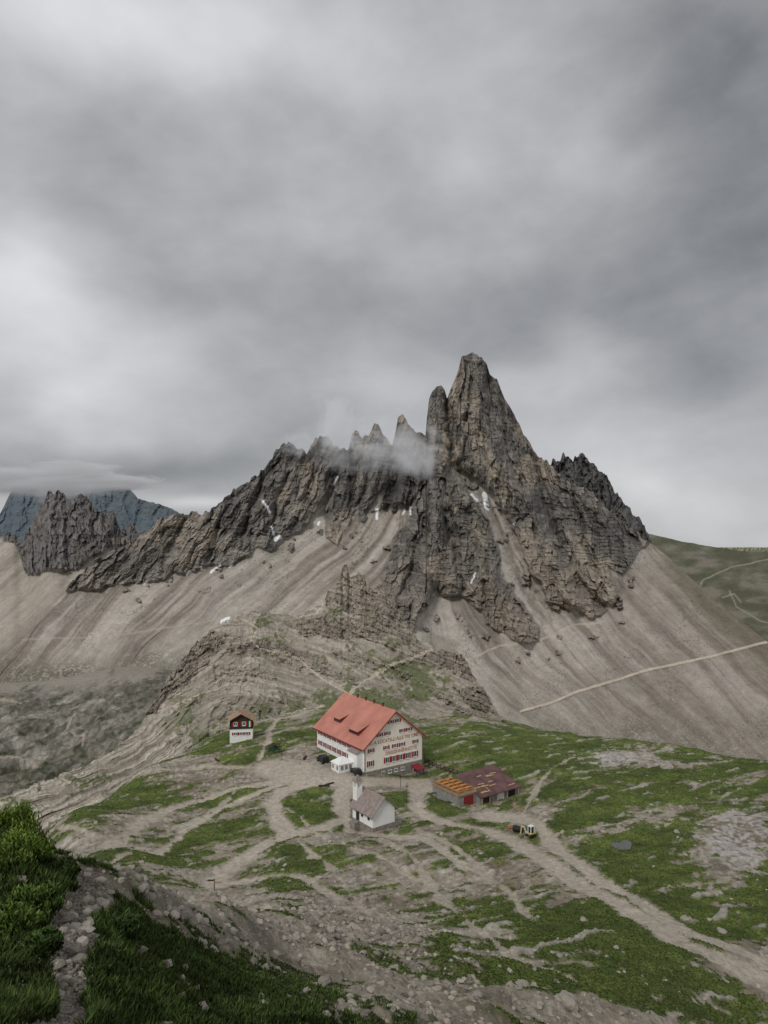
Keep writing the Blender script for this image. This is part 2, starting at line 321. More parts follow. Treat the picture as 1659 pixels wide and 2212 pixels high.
def saw(z,hh):
    f=z/hh-np.floor(z/hh);return f-ss(.8,1.,f)
pat=ss(-.25,.35,fbm(SX/22,SZ/14,3,262))
st=(saw(zs,13)*2.0+saw(zs+3*wx,4.6)*1.5+saw(zs,2.1)*.6)*(.2+.8*pat)
disp=rock*(6+10*r1*(.3+.7*deep)+5.5*r2*(.4+.6*deep)+2.6*r3+.9*r4-st+6.5*fa*(.3+.7*deep)+3.8*fb+1.5*fc)
def gl(pts,w,a): return a*np.exp(-(pdist(QX,QY,pts)/w)**2)
disp+=gl([(985,1010),(1060,1080),(1095,1150),(1130,1250),(1180,1340)],15,-16)
disp+=gl([(965,850),(968,930),(978,990)],5,-20)+gl([(850,950),(852,1010),(838,1100)],8,-14)+gl([(742,970),(722,1040),(700,1110)],9,-14)
disp+=gl([(645,975),(600,1080),(590,1160)],8,-13)+gl([(1160,990),(1185,1100),(1235,1240),(1300,1310)],9,-15)+gl([(905,930),(930,1000),(900,1075),(888,1100)],9,-18)
disp+=gl([(1110,905),(1100,980),(1130,1060),(1160,1160)],8,-12)+gl([(500,1070),(470,1130),(450,1210)],7,-11)+gl([(570,1020),(540,1100),(520,1190)],7,-11)+gl([(400,1120),(370,1180),(350,1230)],7,-9)
disp+=gl([(1030,775),(1045,900),(1080,1010),(1150,1100),(1215,1250),(1240,1310)],16,12)+gl([(942,850),(945,960),(955,1060),(930,1200),(900,1330)],20,16)
disp+=gl([(1010,1080),(1050,1200),(1090,1310),(1135,1380)],16,13)+gl([(870,900),(885,1000),(860,1080)],10,8)+gl([(1290,1090),(1330,1200),(1325,1290)],14,9)
disp+=gl([(1010,900),(1000,980),(1020,1040)],6,-9)+gl([(1240,1070),(1260,1160),(1290,1250)],6,-12)+gl([(960,1120),(985,1200),(1000,1280)],6,-11)+gl([(920,1120),(890,1220),(860,1310)],6,-9)+gl([(800,960),(795,1040),(770,1100)],6,-9)
kk=lin([(-260,-1.0),(200,-1.05),(500,-1.45),(750,-1.5),(860,-1.1),(900,.1),(1000,.5),(1200,1.0),(1400,1.15),(1920,1.2)],px)
wS=fbm(PX/90,PY/90,3,298)*14
sS=PX-kk*(PY-1300)*.85+wS
sk=afbm(sS/24,PY/170,5,300,.62);sk2=fbm(sS/46,PY/240,3,310);sk3=afbm(sS/4.5,PY/60,3,315);big=fbm(PX/110,PY/70,4,318);fine=fbm(PX/4,PY/3,3,319)
chan=ss(.55,.9,rid(sS/30,PY/500,2,312)+.15*sk3)*ss(-.25,.3,big)
disp+=(1-rock)*(2.6*sk2+1.0*sk+.15*sk3-.9*chan)
tr=[(1125,1536),(1180,1521),(1250,1492),(1340,1466),(1400,1446),(1500,1426),(1560,1411),(1659,1386)]
td=pdist(PX,PY+wy*1.5,tr);td2=pdist(PX,PY+wy*3,[(1010,1425),(1080,1395),(1160,1385),(1240,1350),(1300,1345)]);td3=pdist(PX,PY+wy*4,[(0,1385),(120,1380),(260,1372),(400,1350),(520,1330)])
disp+=(1-rock)*(ss(7,2,td)*1.2)
D=D-disp
col=np.zeros(PX.shape+(3,),np.float32)+np.array([.315,.28,.242],np.float32)
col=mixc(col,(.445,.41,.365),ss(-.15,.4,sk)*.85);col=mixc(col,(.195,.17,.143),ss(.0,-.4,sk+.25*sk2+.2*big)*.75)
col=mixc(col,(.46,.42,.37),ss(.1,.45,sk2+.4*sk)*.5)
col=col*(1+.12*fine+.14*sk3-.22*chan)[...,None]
col=mixc(col,(.255,.215,.185),ss(1150,1450,PX)*.35)
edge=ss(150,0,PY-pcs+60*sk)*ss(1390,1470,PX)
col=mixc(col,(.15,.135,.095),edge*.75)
dk=fbm(SX/60,SZ/40,5,320)
low=ss(1370,1470,PY+40*big)*ss(600,200,PX)+ss(1480,1600,PY)*ss(1000,1200,PX)*.6
gsel=np.clip(low*.8+ss(.1,.5,dk)*.35,0,.9)*ss(-.25,.25,fine+sk*.9+.1)
col=mixc(col,(.15,.142,.105),gsel)
dots=ss(.5,.65,vn(PX/2.2,PY/1.8,330))*ss(.05,.35,fbm(PX/60,PY/60,2,335))
col=mixc(col,(.09,.095,.06),dots*.6)
rc=np.zeros_like(col)+np.array([.198,.182,.163],np.float32)
pt=fbm(SX/26,SZ/32,4,340)+.3*fb
rc=mixc(rc,(.35,.30,.24),ss(.0,.5,pt)*.75);rc=mixc(rc,(.11,.106,.102),ss(.05,-.35,pt)*.65)
band=fbm(SX/50,zs/1.8,3,350);vst=afbm(fx/4.5,SZ/50,4,352,.6)
rc=rc*(1+.28*band+.20*r4+.30*vst+.14*fc+.14*fb)[...,None]
rc=mixc(rc,(.31,.268,.222),ss(1150,1330,PY)*.4)
ledge=ss(.8,.95,(zs/13-np.floor(zs/13)))*ss(-.05,.35,fbm(SX/12,SZ/12,2,360))
rc=mixc(rc,(.38,.335,.28),ledge*.5)
crk=ss(-.05,-.6,r2+.35*r3);rc=rc*(1-.45*crk)[...,None]
tan=np.exp(-((PX-1035)/18)**2-((PY-865)/45)**2)+np.exp(-((PX-1180)/70)**2-((PY-1220)/60)**2)*.5+np.exp(-((PX-1010)/60)**2-((PY-1160)/60)**2)*.5
rc=mixc(rc,(.42,.35,.26),np.clip(tan,0,1)*ss(-.2,.3,vst+.3*r4)*.6)
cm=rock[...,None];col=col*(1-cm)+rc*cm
col=mixc(col,(.54,.47,.385),(1-rock)*ss(3.6,1.4,td)*.9);col=mixc(col,(.50,.44,.36),(1-rock)*ss(3,1,td2)*.7);col=mixc(col,(.46,.41,.35),(1-rock)*ss(2.2,.8,td3)*.5)
for P,w in [([(1047,1070),(1050,1085),(1056,1100)],5.0),([(1020,1067),(1030,1082)],2.5),([(586,1140),(592,1155)],3.0),([(597,1165),(606,1162)],4.),([(568,1080),(576,1092),(583,1106)],2.2),([(712,1060),(722,1045),(730,1028)],1.8),([(812,1118),(817,1100)],2.4),([(870,1108),(876,1100)],1.6),([(456,1240),(474,1222)],2.6),([(432,1225),(434,1232)],2.2),([(478,1345),(494,1334)],3.5),([(1018,1262),(1024,1240)],2.0),([(885,1115),(890,1095)],1.5),([(495,1225),(499,1221)],2.6),([(688,1135),(692,1130)],2.),([(262,1265),(268,1262)],2.2),([(312,1262),(318,1258)],2.2),([(402,1240),(406,1236)],2.6),([(1108,1130),(1112,1128)],1.6)]:
    col=mixc(col,(.85,.86,.88),ss(w+1,w-.8,pdist(PX+wx*6,PY+wy*6,P)+r4*1.5))
MM=terrain_mat('mountain_dolomite_rock',.12,.7,1.6,.6,.28,(1,1,.9))
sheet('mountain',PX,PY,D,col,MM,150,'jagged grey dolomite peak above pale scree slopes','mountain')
def massif(name,crest,footpy,d0,dc,px0,px1,nc,nr,darkc,tanc,seed,label,screepy=None,jg=1,back=120,mat=None,screec=(.34,.305,.262),con=1):
    px=np.linspace(px0,px1,nc);p0=lin(crest,px);pcs=smooth1(p0,31);pc=p0-jg*(3*rid(px/13,px*0+seed,3,seed)-jag(px,seed)-1)
    pf=lin(footpy,px);t=np.linspace(0,1,nr)[:,None]
    PX=np.broadcast_to(px,(nr,nc)).astype(np.float32);PY=(pf+(pc-pf)*t).astype(np.float32)
    D=d0+(dc-d0)*np.clip((pf-PY)/(pf-pcs),0,1.2)
    w=fbm(PX/30,PY/30,3,seed+7)
    r2=rid(PX/20+w,PY/90,3,seed+3);r3=fbm(PX/5,PY/6,3,seed+5)
    fa,ea=facet(PX/14+w,PY/50,seed+50);fb,eb=facet(PX/6+w,PY/16,seed+60)
    rock=np.ones_like(PX)
    if screepy is not None: rock=ss(6,-6,PY-lin(screepy,PX)+w*20)
    st=saw(PY/2.0+w*3,6)
    D=D-rock*(r2*dc*.010+fa*dc*.007+fb*dc*.0035+r3*dc*.002-st*dc*.002+dc*.01)*con
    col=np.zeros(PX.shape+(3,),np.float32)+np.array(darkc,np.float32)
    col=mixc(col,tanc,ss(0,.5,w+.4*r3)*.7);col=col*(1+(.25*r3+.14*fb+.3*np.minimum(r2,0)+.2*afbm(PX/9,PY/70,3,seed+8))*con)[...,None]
    scol=np.zeros_like(col)+np.array(screec,np.float32)
    sk=afbm((PX+(PY-1300)*1.1)/24,PY/200,5,seed+9,.62);scol=scol*(1+.6*sk)[...,None]
    scol=mixc(scol,(.15,.142,.105),ss(1370,1460,PY)*ss(-.3,.3,sk+.5*r3)*.8)
    col=col*rock[...,None]+scol*(1-rock[...,None])
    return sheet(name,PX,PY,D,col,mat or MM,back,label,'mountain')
massif('mountain_spur',[(1100,1010),(1160,1000),(1185,998),(1205,990),(1215,985),(1225,978),(1240,990),(1262,986),(1275,1000),(1290,1004),(1305,1015),(1315,1045),(1340,1070),(1350,1095),(1375,1110),(1390,1130),(1398,1150),(1410,1180)],[(1100,1250),(1410,1260)],860,930,1100,1410,240,190,(.12,.115,.112),(.17,.158,.14),500,'dark serrated rock spur behind the main peak',jg=1.4)
massif('rock_massif',[(-260,1160),(-60,1200),(0,1165),(30,1150),(50,1170),(75,1120),(100,1068),(125,1060),(150,1082),(165,1070),(185,1075),(205,1095),(250,1112),(262,1145),(285,1132),(300,1148),(420,1200)],[(-260,1660),(0,1560),(420,1500)],640,1050,-260,420,460,460,(.165,.155,.148),(.26,.228,.195),520,'grey rock towers rising from a scree slope',[(-260,1150),(0,1150),(30,1170),(60,1240),(110,1225),(160,1228),(230,1195),(300,1170),(420,1200)])
MD=terrain_mat('distant_rock_haze_tint',.01,.05,4,1,.08)
massif('distant_mountain',[(-260,1070),(0,1112),(12,1085),(25,1058),(100,1048),(140,1055),(165,1070),(175,1064),(215,1050),(255,1044),(275,1051),(300,1076),(345,1090),(385,1106),(460,1130),(600,1150)],[(-260,1300),(600,1300)],4000,4300,-260,600,300,150,(.12,.15,.172),(.14,.165,.18),540,'mountain range coloured with blue haze, wrapped in cloud',jg=.4,back=900,mat=MD,con=.3)  # blue haze of distance is painted into the rock colours
px=np.linspace(1280,2000,260);pc=lin([(1280,1130),(1400,1152),(1480,1171),(1560,1184),(1600,1190),(1659,1192),(1800,1175),(2000,1160)],px)+1.2*fbm(px/14,px*0,3,5)
t=np.linspace(0,1,220)[:,None];PX=np.broadcast_to(px,(220,260)).astype(np.float32);PY=(1480+(pc-1480)*t).astype(np.float32)
D=1000+900*t**1.3+PX*0+20*fbm(PX/40,PY/25,4,8)
col=np.zeros(PX.shape+(3,),np.float32)+np.array([.135,.135,.092],np.float32)
w=fbm(PX/45,PY/16,5,11);col=mixc(col,(.22,.20,.165),ss(0,.35,w)*.8);col=mixc(col,(.085,.09,.06),ss(0,-.3,w)*.7)
for P in [[(1505,1278),(1520,1250),(1580,1225),(1659,1207)],[(1575,1275),(1590,1310),(1640,1340),(1659,1345)],[(1560,1290),(1585,1282),(1600,1300)]]:
    col=mixc(col,(.36,.31,.245),ss(2.2,.5,pdist(PX+4*w,PY+3*w,P))*.75)
sheet('hill',PX,PY,D,col,MM,300,'green alpine hillside crossed by footpaths','hill',True)
# knoll
crest=[(-260,1815),(0,1722),(150,1668),(240,1622),(300,1575),(330,1515),(380,1440),(440,1372),(490,1337),(520,1325),(560,1320),(600,1325),(640,1330),(670,1318),(700,1300),(708,1274),(725,1262),(735,1245),(741,1218),(749,1215),(755,1244),(768,1242),(775,1233),(785,1240),(792,1262),(820,1275),(845,1290),(865,1330),(890,1368),(905,1385),(940,1398),(990,1408),(1010,1430),(1020,1455),(1050,1490),(1065,1525),(1085,1550)]
cdd=[(-260,186),(0,198),(150,210),(240,228),(300,250),(330,270),(440,315),(560,335),(745,370),(890,340),(1010,285),(1085,246)]
fo=[(-260,1900),(0,1815),(150,1775),(300,1700),(400,1620),(450,1582),(600,1566),(750,1535),(900,1562),(1085,1562)]
fd=[(-260,170),(0,176),(150,182),(300,200),(400,222),(450,228),(600,232),(750,248),(900,236),(1085,243)]
nc=900;nr=520;px=np.linspace(-260,1085,nc)
p0=lin(crest,px);pcs=smooth1(p0,71)
pc=p0+ss(300,340,px)*(-3*rid(px/14,px*0+9,3,15)+.7*jag(px,70)+1.5)+ss(340,300,px)*(2*jag(px,75)*.4);pf=np.maximum(lin(fo,px),pc+2)
t=np.linspace(0,1,nr)[:,None];PX=np.broadcast_to(px,(nr,nc)).astype(np.float32);PY=(pf+(pc-pf)*t).astype(np.float32)
D0=smooth1(lin(fd,px),41);D1=smooth1(lin(cdd,px),41);D=D0+(D1-D0)*np.clip((pf-PY)/np.maximum(pf-pcs,30),0,1.25)
w=fbm(PX/40,PY/30,3,400);w2=fbm(PX/7,PY/6,3,410);QX=PX+w*14;QY=PY+w2*9
slab=ss(430,330,PX)
ban=PY+smooth1(lin([(-260,.42),(300,.5),(400,.35),(500,-.12),(700,-.3),(1085,-.38)],px),91)*(PX-560)+w*10
b1=fbm(ban/4.2,PX/90,3,420);b2=rid(ban/17+.3*w2,PX/160,2,425);b3=fbm(ban/26,PX/130,3,428)
vr=rid((PX-.5*(PY-1450)*np.sign(PX-560))/26+w,PY/110,3,432)
rk=np.full(PX.shape,-99.,np.float32)
for P in [[(695,1305),(708,1262),(745,1200),(760,1225),(792,1240),(850,1285),(895,1368),(880,1395),(850,1360),(800,1335),(720,1316)],[(640,1348),(700,1326),(800,1334),(855,1366),(820,1378),(700,1376),(640,1370)],[(370,1440),(450,1355),(490,1370),(465,1410),(405,1470),(330,1540),(305,1540)],[(895,1400),(990,1400),(1020,1430),(1020,1475),(975,1452),(900,1434),(850,1436)],[(975,1485),(1040,1482),(1066,1525),(1050,1540),(1005,1512)],[(480,1398),(560,1382),(610,1400),(550,1416),(490,1414)]]:
    rk=np.maximum(rk,psd(QX,QY,P))
rk=ss(-3,5,rk)
mid=ss(300,400,PX)
rk=np.maximum(rk,mid*.6*ss(.24,.42,b3+.25*w2+.15*vr-.12*ss(1480,1560,PY)))
fa,ea=facet(PX/11+w,PY/22,650);fb,eb2=facet(PX/4.5+w2*.5,PY/8,660)
D=D-(rk*(2.6+2.0*vr+1.5*fa+.8*fb+.6*w2-saw(-ban,14)*1.2)+b2*1.0*(1-rk)*(1-.6*slab)+w*4*(1-.6*slab)+2.4*(1-rk)*vr*mid+.35*b1+(.5*w2+.25*fb)*mid+slab*(.5*w2+.5*b1))
col=np.zeros(PX.shape+(3,),np.float32)+np.array([.37,.33,.272],np.float32)
col=mixc(col,(.485,.44,.375),ss(0,.4,b1*.8+.4*w+.2*vr)*.8);col=mixc(col,(.215,.187,.15),ss(0,-.4,b1*.9+.2*w2)*.6)
col=col*(1-.2*ss(.55,.9,b2+.15*w2)+.35*slab*b1)[...,None]
gr=ss(.05,.3,w+.5*w2-.24+.6*np.exp(-((PX-870)/80)**2-((PY-1430)/70)**2)+.55*np.exp(-((PX-450)/80)**2-((PY-1590)/25)**2)+.5*np.exp(-((PX-750)/220)**2-((PY-1530)/35)**2)+.3*b1)
rcc=np.zeros_like(col)+np.array([.275,.242,.20],np.float32);rcc=mixc(rcc,(.40,.35,.28),ss(0,.5,w2+b1*.5+.3*vr)*.7);rcc=mixc(rcc,(.165,.145,.122),ss(0,-.5,b1+.5*w2)*.5)
rcc=rcc*(1+.2*b1+.12*fb+.2*np.minimum(vr,0))[...,None];col=col*(1-rk[...,None])+rcc*rk[...,None]
col=mixc(col,(.105,.132,.042),gr*.8*(1-rk*.75)*(1-.6*slab*ss(1640,1600,PY)))
for P,wd in [([(755,1500),(775,1478),(810,1458),(850,1435),(900,1418),(935,1402)],4.2),([(640,1335),(680,1325),(705,1300)],2.6),([(490,1338),(530,1340),(560,1360),(540,1380),(560,1400),(640,1420),(700,1470),(755,1500)],2.4),([(600,1548),(650,1535),(700,1525)],3),([(340,1540),(430,1500),(500,1450),(560,1420)],1.8)]:
    col=mixc(col,(.56,.495,.40),ss(wd,wd*.4,pdist(PX+w2*4,PY+w2*4,P))*.9)
MK=terrain_mat('knoll_rock_and_turf',.5,2.6,.45,.25,.32)
sheet('rock_knoll',PX,PY,D,col,MK,70,'banded rocky knoll with turf ledges and a path','hill',skirt=16)
# ---------------------------------------------------------------- mesh helper
class MB:
    def __init__(s): s.v=[];s.f=[];s.mi=[]
    def add(s,v,f,mi=0,M=None):
        b=len(s.v)
        s.v+=[tuple(M@Vector(p)) if M else tuple(p) for p in v]
        s.f+=[tuple(b+i for i in q) for q in f];s.mi+=[mi]*len(f);return s
    def box(s,x0,x1,y0,y1,z0,z1,mi=0,M=None):
        v=[(x0,y0,z0),(x1,y0,z0),(x1,y1,z0),(x0,y1,z0),(x0,y0,z1),(x1,y0,z1),(x1,y1,z1),(x0,y1,z1)]
        return s.add(v,[(0,3,2,1),(4,5,6,7),(0,1,5,4),(1,2,6,5),(2,3,7,6),(3,0,4,7)],mi,M)
    def ext(s,prof,a,b,mi=0,M=None,ax='y'):
        n=len(prof)
        def P(p,q): return (p[0],q,p[1]) if ax=='y' else (q,p[0],p[1])
        v=[P(p,a) for p in prof]+[P(p,b) for p in prof]
        f=[tuple(range(n)),tuple(range(2*n-1,n-1,-1))]+[(i,i+n,(i+1)%n+n,(i+1)%n) for i in range(n)]
        return s.add(v,f,mi,M)
    def cyl(s,p0,p1,r0,r1=None,n=10,mi=0,M=None):
        r1=r0 if r1 is None else r1
        p0=Vector(p0);p1=Vector(p1);a=(p1-p0).normalized();u=a.orthogonal().normalized();w=a.cross(u)
        v=[p0+(u*math.cos(2*math.pi*i/n)+w*math.sin(2*math.pi*i/n))*r0 for i in range(n)]+[p1+(u*math.cos(2*math.pi*i/n)+w*math.sin(2*math.pi*i/n))*r1 for i in range(n)]
        f=[tuple(range(n-1,-1,-1)),tuple(range(n,2*n))]+[(i,(i+1)%n,(i+1)%n+n,i+n) for i in range(n)]
        return s.add(v,f,mi,M)
    def mesh(s,name,mats):
        me=bpy.data.meshes.new(name);me.from_pydata(s.v,[],s.f)
        for m in mats: me.materials.append(m)
        me.polygons.foreach_set('material_index',s.mi);me.update()
        bm=bmesh.new();bm.from_mesh(me);bmesh.ops.recalc_face_normals(bm,faces=bm.faces);bm.to_mesh(me);bm.free()
        return me
    def obj(s,name,mats,parent=None,loc=(0,0,0),rz=0,label=None,cat=None,bevel=0):
        o=bpy.data.objects.new(name,s.mesh(name,mats if isinstance(mats,list) else [mats]))
        return put(o,parent,loc,rz,label,cat,bevel)
def put(o,parent=None,loc=(0,0,0),rz=0,label=None,cat=None,bevel=0):
    COLL.objects.link(o);o.parent=parent;o.location=loc;o.rotation_euler=(0,0,rz)
    if label:o['label']=label
    if cat:o['category']=cat
    if bevel:
        m=o.modifiers.new('b','BEVEL');m.width=bevel;m.segments=2;m.limit_method='ANGLE'
    return o
def empty(name,loc,rz,label,cat):
    o=bpy.data.objects.new(name,None);o.empty_display_size=.5;return put(o,None,loc,rz,label,cat)
def gpos(px,py): 
    x,y=hit(px,py);return x,y,H(x,y)
R35=math.radians(35)
M_white=simple('white_render',(.86,.855,.84),.85,.05,.8,.01);M_cream=simple('cream_render',(.86,.81,.715),.85,.06,.7,.01)
M_roof=simple('red_metal_roof',(.54,.225,.17),.6,.16,.3,.03,0,('Y',.55));M_trim=simple('dark_red_trim',(.22,.045,.04),.6)
M_shut=simple('red_shutter',(.36,.03,.035),.6,.1);M_glass=simple('window_glass',(.03,.035,.04),.15);M_frame=simple('white_window_frame',(.75,.75,.73),.6)
M_stone=simple('stone_masonry',(.26,.235,.205),.95,.4,2.5,.1);M_gray=simple('grey_concrete',(.27,.26,.245),.9,.2,1.5,.02)
M_letter=simple('painted_letter',(.44,.17,.085),.8,.1);M_wood=simple('dark_timber',(.05,.036,.028),.85,.3,6,.01);M_lw=simple('pale_timber',(.36,.26,.16),.85,.25,5,.01)
M_orange=simple('orange_wood',(.50,.215,.065),.7,.25,3);M_maroon=simple('maroon_metal_roof',(.145,.078,.076),.7,.35,.6,.03,0,('X',.6));M_red=simple('red_door_paint',(.24,.025,.032),.5,.15)
M_chroof=simple('grey_wood_shingle',(.30,.245,.225),.8,.25,1.5,.03,0,('Y',1.1));M_black=simple('black_paint',(.02,.021,.023),.35);M_rub=simple('black_rubber',(.02,.02,.02),.8)
M_yel=simple('yellow_paint',(.60,.46,.10),.45,.08);M_steel=simple('steel',(.3,.3,.3),.4,.1,3,0,.6);M_tan=simple('tan_roof_shingle',(.38,.26,.17),.85,.25,1.2,.03,0,('X',1.0))
M_tent=simple('white_tent_canvas',(.84,.84,.83),.7,.04);M_green=simple('green_cloth',(.02,.25,.07),.8,.1);M_redc=simple('red_cloth',(.5,.03,.03),.8,.1)
M_yp=simple('yellow_timber',(.56,.40,.19),.8,.25,4);M_panel=simple('green_panel',(.03,.07,.05),.6)
# ---------------------------------------------------------------- mountain refuge
hut=empty('mountain_refuge',(-4.85,175.0,0),R35,'large white refuge with red metal roof and red shutters','building')
W=18.2;Lh=23.4;E=6.3;Ap=13.7
wl=MB();wl.ext([(0,-.2),(W,-.2),(W,E),(W/2,Ap-.05),(0,E)],0,Lh,1);wl.mi=[0]+[1]*(len(wl.mi)-1)
wall=wl.obj('wall',[M_cream,M_white],hut)
b=MB();b.box(-.12,W+.12,-.12,Lh+.1,-7,-.2);b.obj('stone_base',M_stone,hut,label='rough stone basement wall')
sl=(Ap-E)/(W/2)
rf=MB();th=.22
def zr(x): return E+sl*x if x<W/2 else E+sl*(W-x)
rf.ext([(-.95,E-sl*.95),(W/2,Ap),(W+.95,E-sl*.95),(W+.95,E-sl*.95+th),(W/2,Ap+th+.08),(-.95,E-sl*.95+th)],-.9,Lh+.7)
roof=rf.obj('roof',M_roof,hut)
rt=MB();rt.ext([(-.98,E-sl*.95-.22),(W/2,Ap-.22),(W+.98,E-sl*.95-.22),(W+.98,E-sl*.95+.02),(W/2,Ap+.02),(-.98,E-sl*.95+.02)],-.96,-.9);rt.box(-1.02,-.95,-.9,Lh+.7,E-sl*.95-.12,E-sl*.95+.12);rt.obj('barge_board',M_trim,roof)
for y0,y1,x0,x1 in((4.2,9.2,1.2,4.4),(14.6,18.4,2.2,4.6)):
    dm=MB();za=zr(x1)+th+.15;zb=zr(x0)+1.45
    dm.ext([(x0,zr(x0)+.1),(x0,zb-.05),(x1,za-.1),(x1,zr(x1)-.1)],y0+.2,y1-.2,1)
    dm.box(x0-.03,x0+.0,y0+.5,y1-.5,zr(x0)+.55,zb-.25,2)
    dm.ext([(x0-.5,zb-.12),(x0-.5,zb+.03),(x1+.6,za+.28),(x1+.6,za+.1)],y0-.1,y1+.1,0)
    dm.obj('dormer',[M_roof,M_trim,M_glass],roof)
for y in(5,9,13,17):
    ch=MB();ch.box(W/2-.22,W/2+.22,y-.22,y+.22,Ap-.3,Ap+.95,0);ch.box(W/2-.32,W/2+.32,y-.32,y+.32,Ap+.95,Ap+1.05,1);ch.obj('chimney',[M_trim,M_wood],roof)
def winmesh(w,hh,name):
    m=MB();f=.13
    m.box(-w/2,w/2,-.02,.1,-hh/2,hh/2,1)
    m.box(-w/2-f,-w/2,-.05,.1,-hh/2-f,hh/2+f);m.box(w/2,w/2+f,-.05,.1,-hh/2-f,hh/2+f)
    m.box(-w/2,w/2,-.05,.1,hh/2,hh/2+f);m.box(-w/2,w/2,-.05,.1,-hh/2-f,-hh/2);m.box(-.05,.05,-.045,-.02,-hh/2,hh/2);m.box(-w/2-.15,w/2+.15,-.14,-.05,-hh/2-f-.06,-hh/2-f+.002)
    return m.mesh(name,[M_frame,M_glass])
def shutmesh(w,hh):
    m=MB();m.box(-w/2,w/2,-.07,-.005,-hh/2,hh/2)
    for k in range(5):
        z=-hh/2+.1+k*(hh-.2)/5;m.box(-w/2+.06,w/2-.06,-.095,-.07,z,z+(hh-.2)/8)
    return m.mesh('shutter',[M_shut])
WM={}
def window(parent,x,y,z,w=.95,hh=1.0,side=0,shut=True,sw=.42):
    k=(w,hh)
    if k not in WM: WM[k]=(winmesh(w,hh,'window'),shutmesh(sw,hh+.1))
    o=put(bpy.data.objects.new('window',WM[k][0]),parent,(x,y,z),side)
    if shut:
        for s in(-1,1): put(bpy.data.objects.new('shutter',WM[k][1]),o,(s*(w/2+sw/2+.14),0,0),0)
    return o
yf=-.03
for x in(8.0,10.2): window(hut,x,yf,11.1,.75,.75)
for x in(4.6,6.9,11.6,13.7): window(hut,x,yf,8.35,.8,.75)
for x in(2.0,6.6,9.3,11.5,15.8): window(hut,x,yf,4.85,.8,.8)
for x in(1.8,6.9,9.0,11.1,13.2,15.6): window(hut,x,yf,1.65,.95,1.3)
for x in(5.6,7.6,9.6,11.6): window(hut,x,-.15,-1.35,.8,.6,shut=False)
SR=-math.pi/2
for i in range(9): window(hut,-.03,2.2+i*2.45,4.6,.9,.95,SR)
for i in range(7): window(hut,-.03,7.0+i*2.45,1.9,.9,1.15,SR)
def lettering(txt,x0,x1,z,hgt,parent):
    cu_=bpy.data.curves.new('lettering','FONT');cu_.body=txt;cu_.extrude=.015;cu_.offset=.008
    t=bpy.data.objects.new('t',cu_);COLL.objects.link(t);bpy.context.view_layer.update()
    me=bpy.data.meshes.new_from_object(t.evaluated_get(bpy.context.evaluated_depsgraph_get()))
    bpy.data.objects.remove(t);me.name='lettering'
    xs=[v.co.x for v in me.vertices];a,b_=min(xs),max(xs)
    for v in me.vertices:
        v.co=(x0+(v.co.x-a)/(b_-a)*(x1-x0),-.02-v.co.z,z+v.co.y/.72*hgt)
    me.materials.clear();me.materials.append(M_letter)
    o=put(bpy.data.objects.new('lettering',me),parent);o['label']='brown painted letters reading '+txt
lettering('RIF. A. LOCATELLI ALLE TRE CIME',1.0,16.8,6.2,.9,hut)
lettering('DREIZINNENHÜTTE',6.4,16.3,2.95,.85,hut)
b=MB();b.ext([(-1.8,-2),(0,-2),(0,5.3),(-1.8,4.5)],.5,4.6);b.ext([(-2.1,4.42),(0,5.36),(0,5.5),(-2.1,4.56)],.3,4.8,1);b.obj('annex',[M_white,M_chroof],hut,label='narrow white lean-to against the long wall')
b=MB();b.box(14.2,17.2,-2.2,-.13,-6.5,-4.0,0);b.ext([(-2.6,-1.75),(-.13,-1.1),(-.13,-.95),(-2.6,-1.6)],14.3,16.9,1,ax='x')
for x in(14.5,16.7): b.box(x-.07,x+.07,-2.45,-2.3,-4,-1.7,2)
b.obj('porch',[M_stone,M_red,M_wood],hut,label='small red canopy over a basement entrance')
b=MB();b.box(15,16.2,-.2,-.12,-4,-1.95,0);b.box(15.1,16.1,-.23,-.2,-3.9,-2.05,1);b.obj('door',[M_frame,M_trim],hut)
b=MB();b.box(12.6,18.6,-1.4,-.13,-6,-2.9,0);b.obj('terrace_wall',M_stone,hut)
for xx,z0 in((.08,-.1),(W-.1,-3)):
    b=MB();b.cyl((xx,-.12,z0),(xx,-.12,E-.4),.07);b.obj('downpipe',M_wood,hut)
b=MB();b.box(-.12,-.03,5.3,6.4,-.1,2.0,0);b.box(-.15,-.12,5.4,6.3,0,1.9,1);b.obj('door',[M_frame,M_trim],hut)
# ---------------------------------------------------------------- chapel
R=math.radians(37)
ch=empty('chapel',(-2.2,138.0,1.4),R,'small white chapel with bell tower and grey shingle roof','chapel')
w,l,e_,a_=5.4,6.9,3.0,5.5
b=MB();b.ext([(0,.1),(w,.1),(w,e_),(w/2,a_-.05),(0,e_)],0,l);b.obj('wall',M_white,ch)
b=MB();b.box(-.1,w+.1,-.1,l+.1,-3.5,.1);b.obj('stone_base',M_stone,ch)
s_=(a_-e_)/(w/2)
b=MB();b.ext([(-.75,e_-s_*.75),(w/2,a_),(w+.75,e_-s_*.75),(w+.75,e_-s_*.75+.14),(w/2,a_+.17),(-.75,e_-s_*.75+.14)],-.6,l+.3);b.obj('roof',M_chroof,ch)
tx,ty=.4,l+.1
tw=MB();tw.box(tx,tx+1.4,ty-1.0,ty+.4,-2,6.0,0)
for i in(0,1):
    for j in(0,1): tw.box(tx+i*1.08,tx+i*1.08+.32,ty-1+j*1.08,ty-1+j*1.08+.32,6.0,7.0,0)
tw.box(tx,tx+1.4,ty-1,ty+.4,7.0,7.25,0)
cx_,cy_=tx+.7,ty-.3
tower=tw.obj('bell_tower',[M_white],ch)
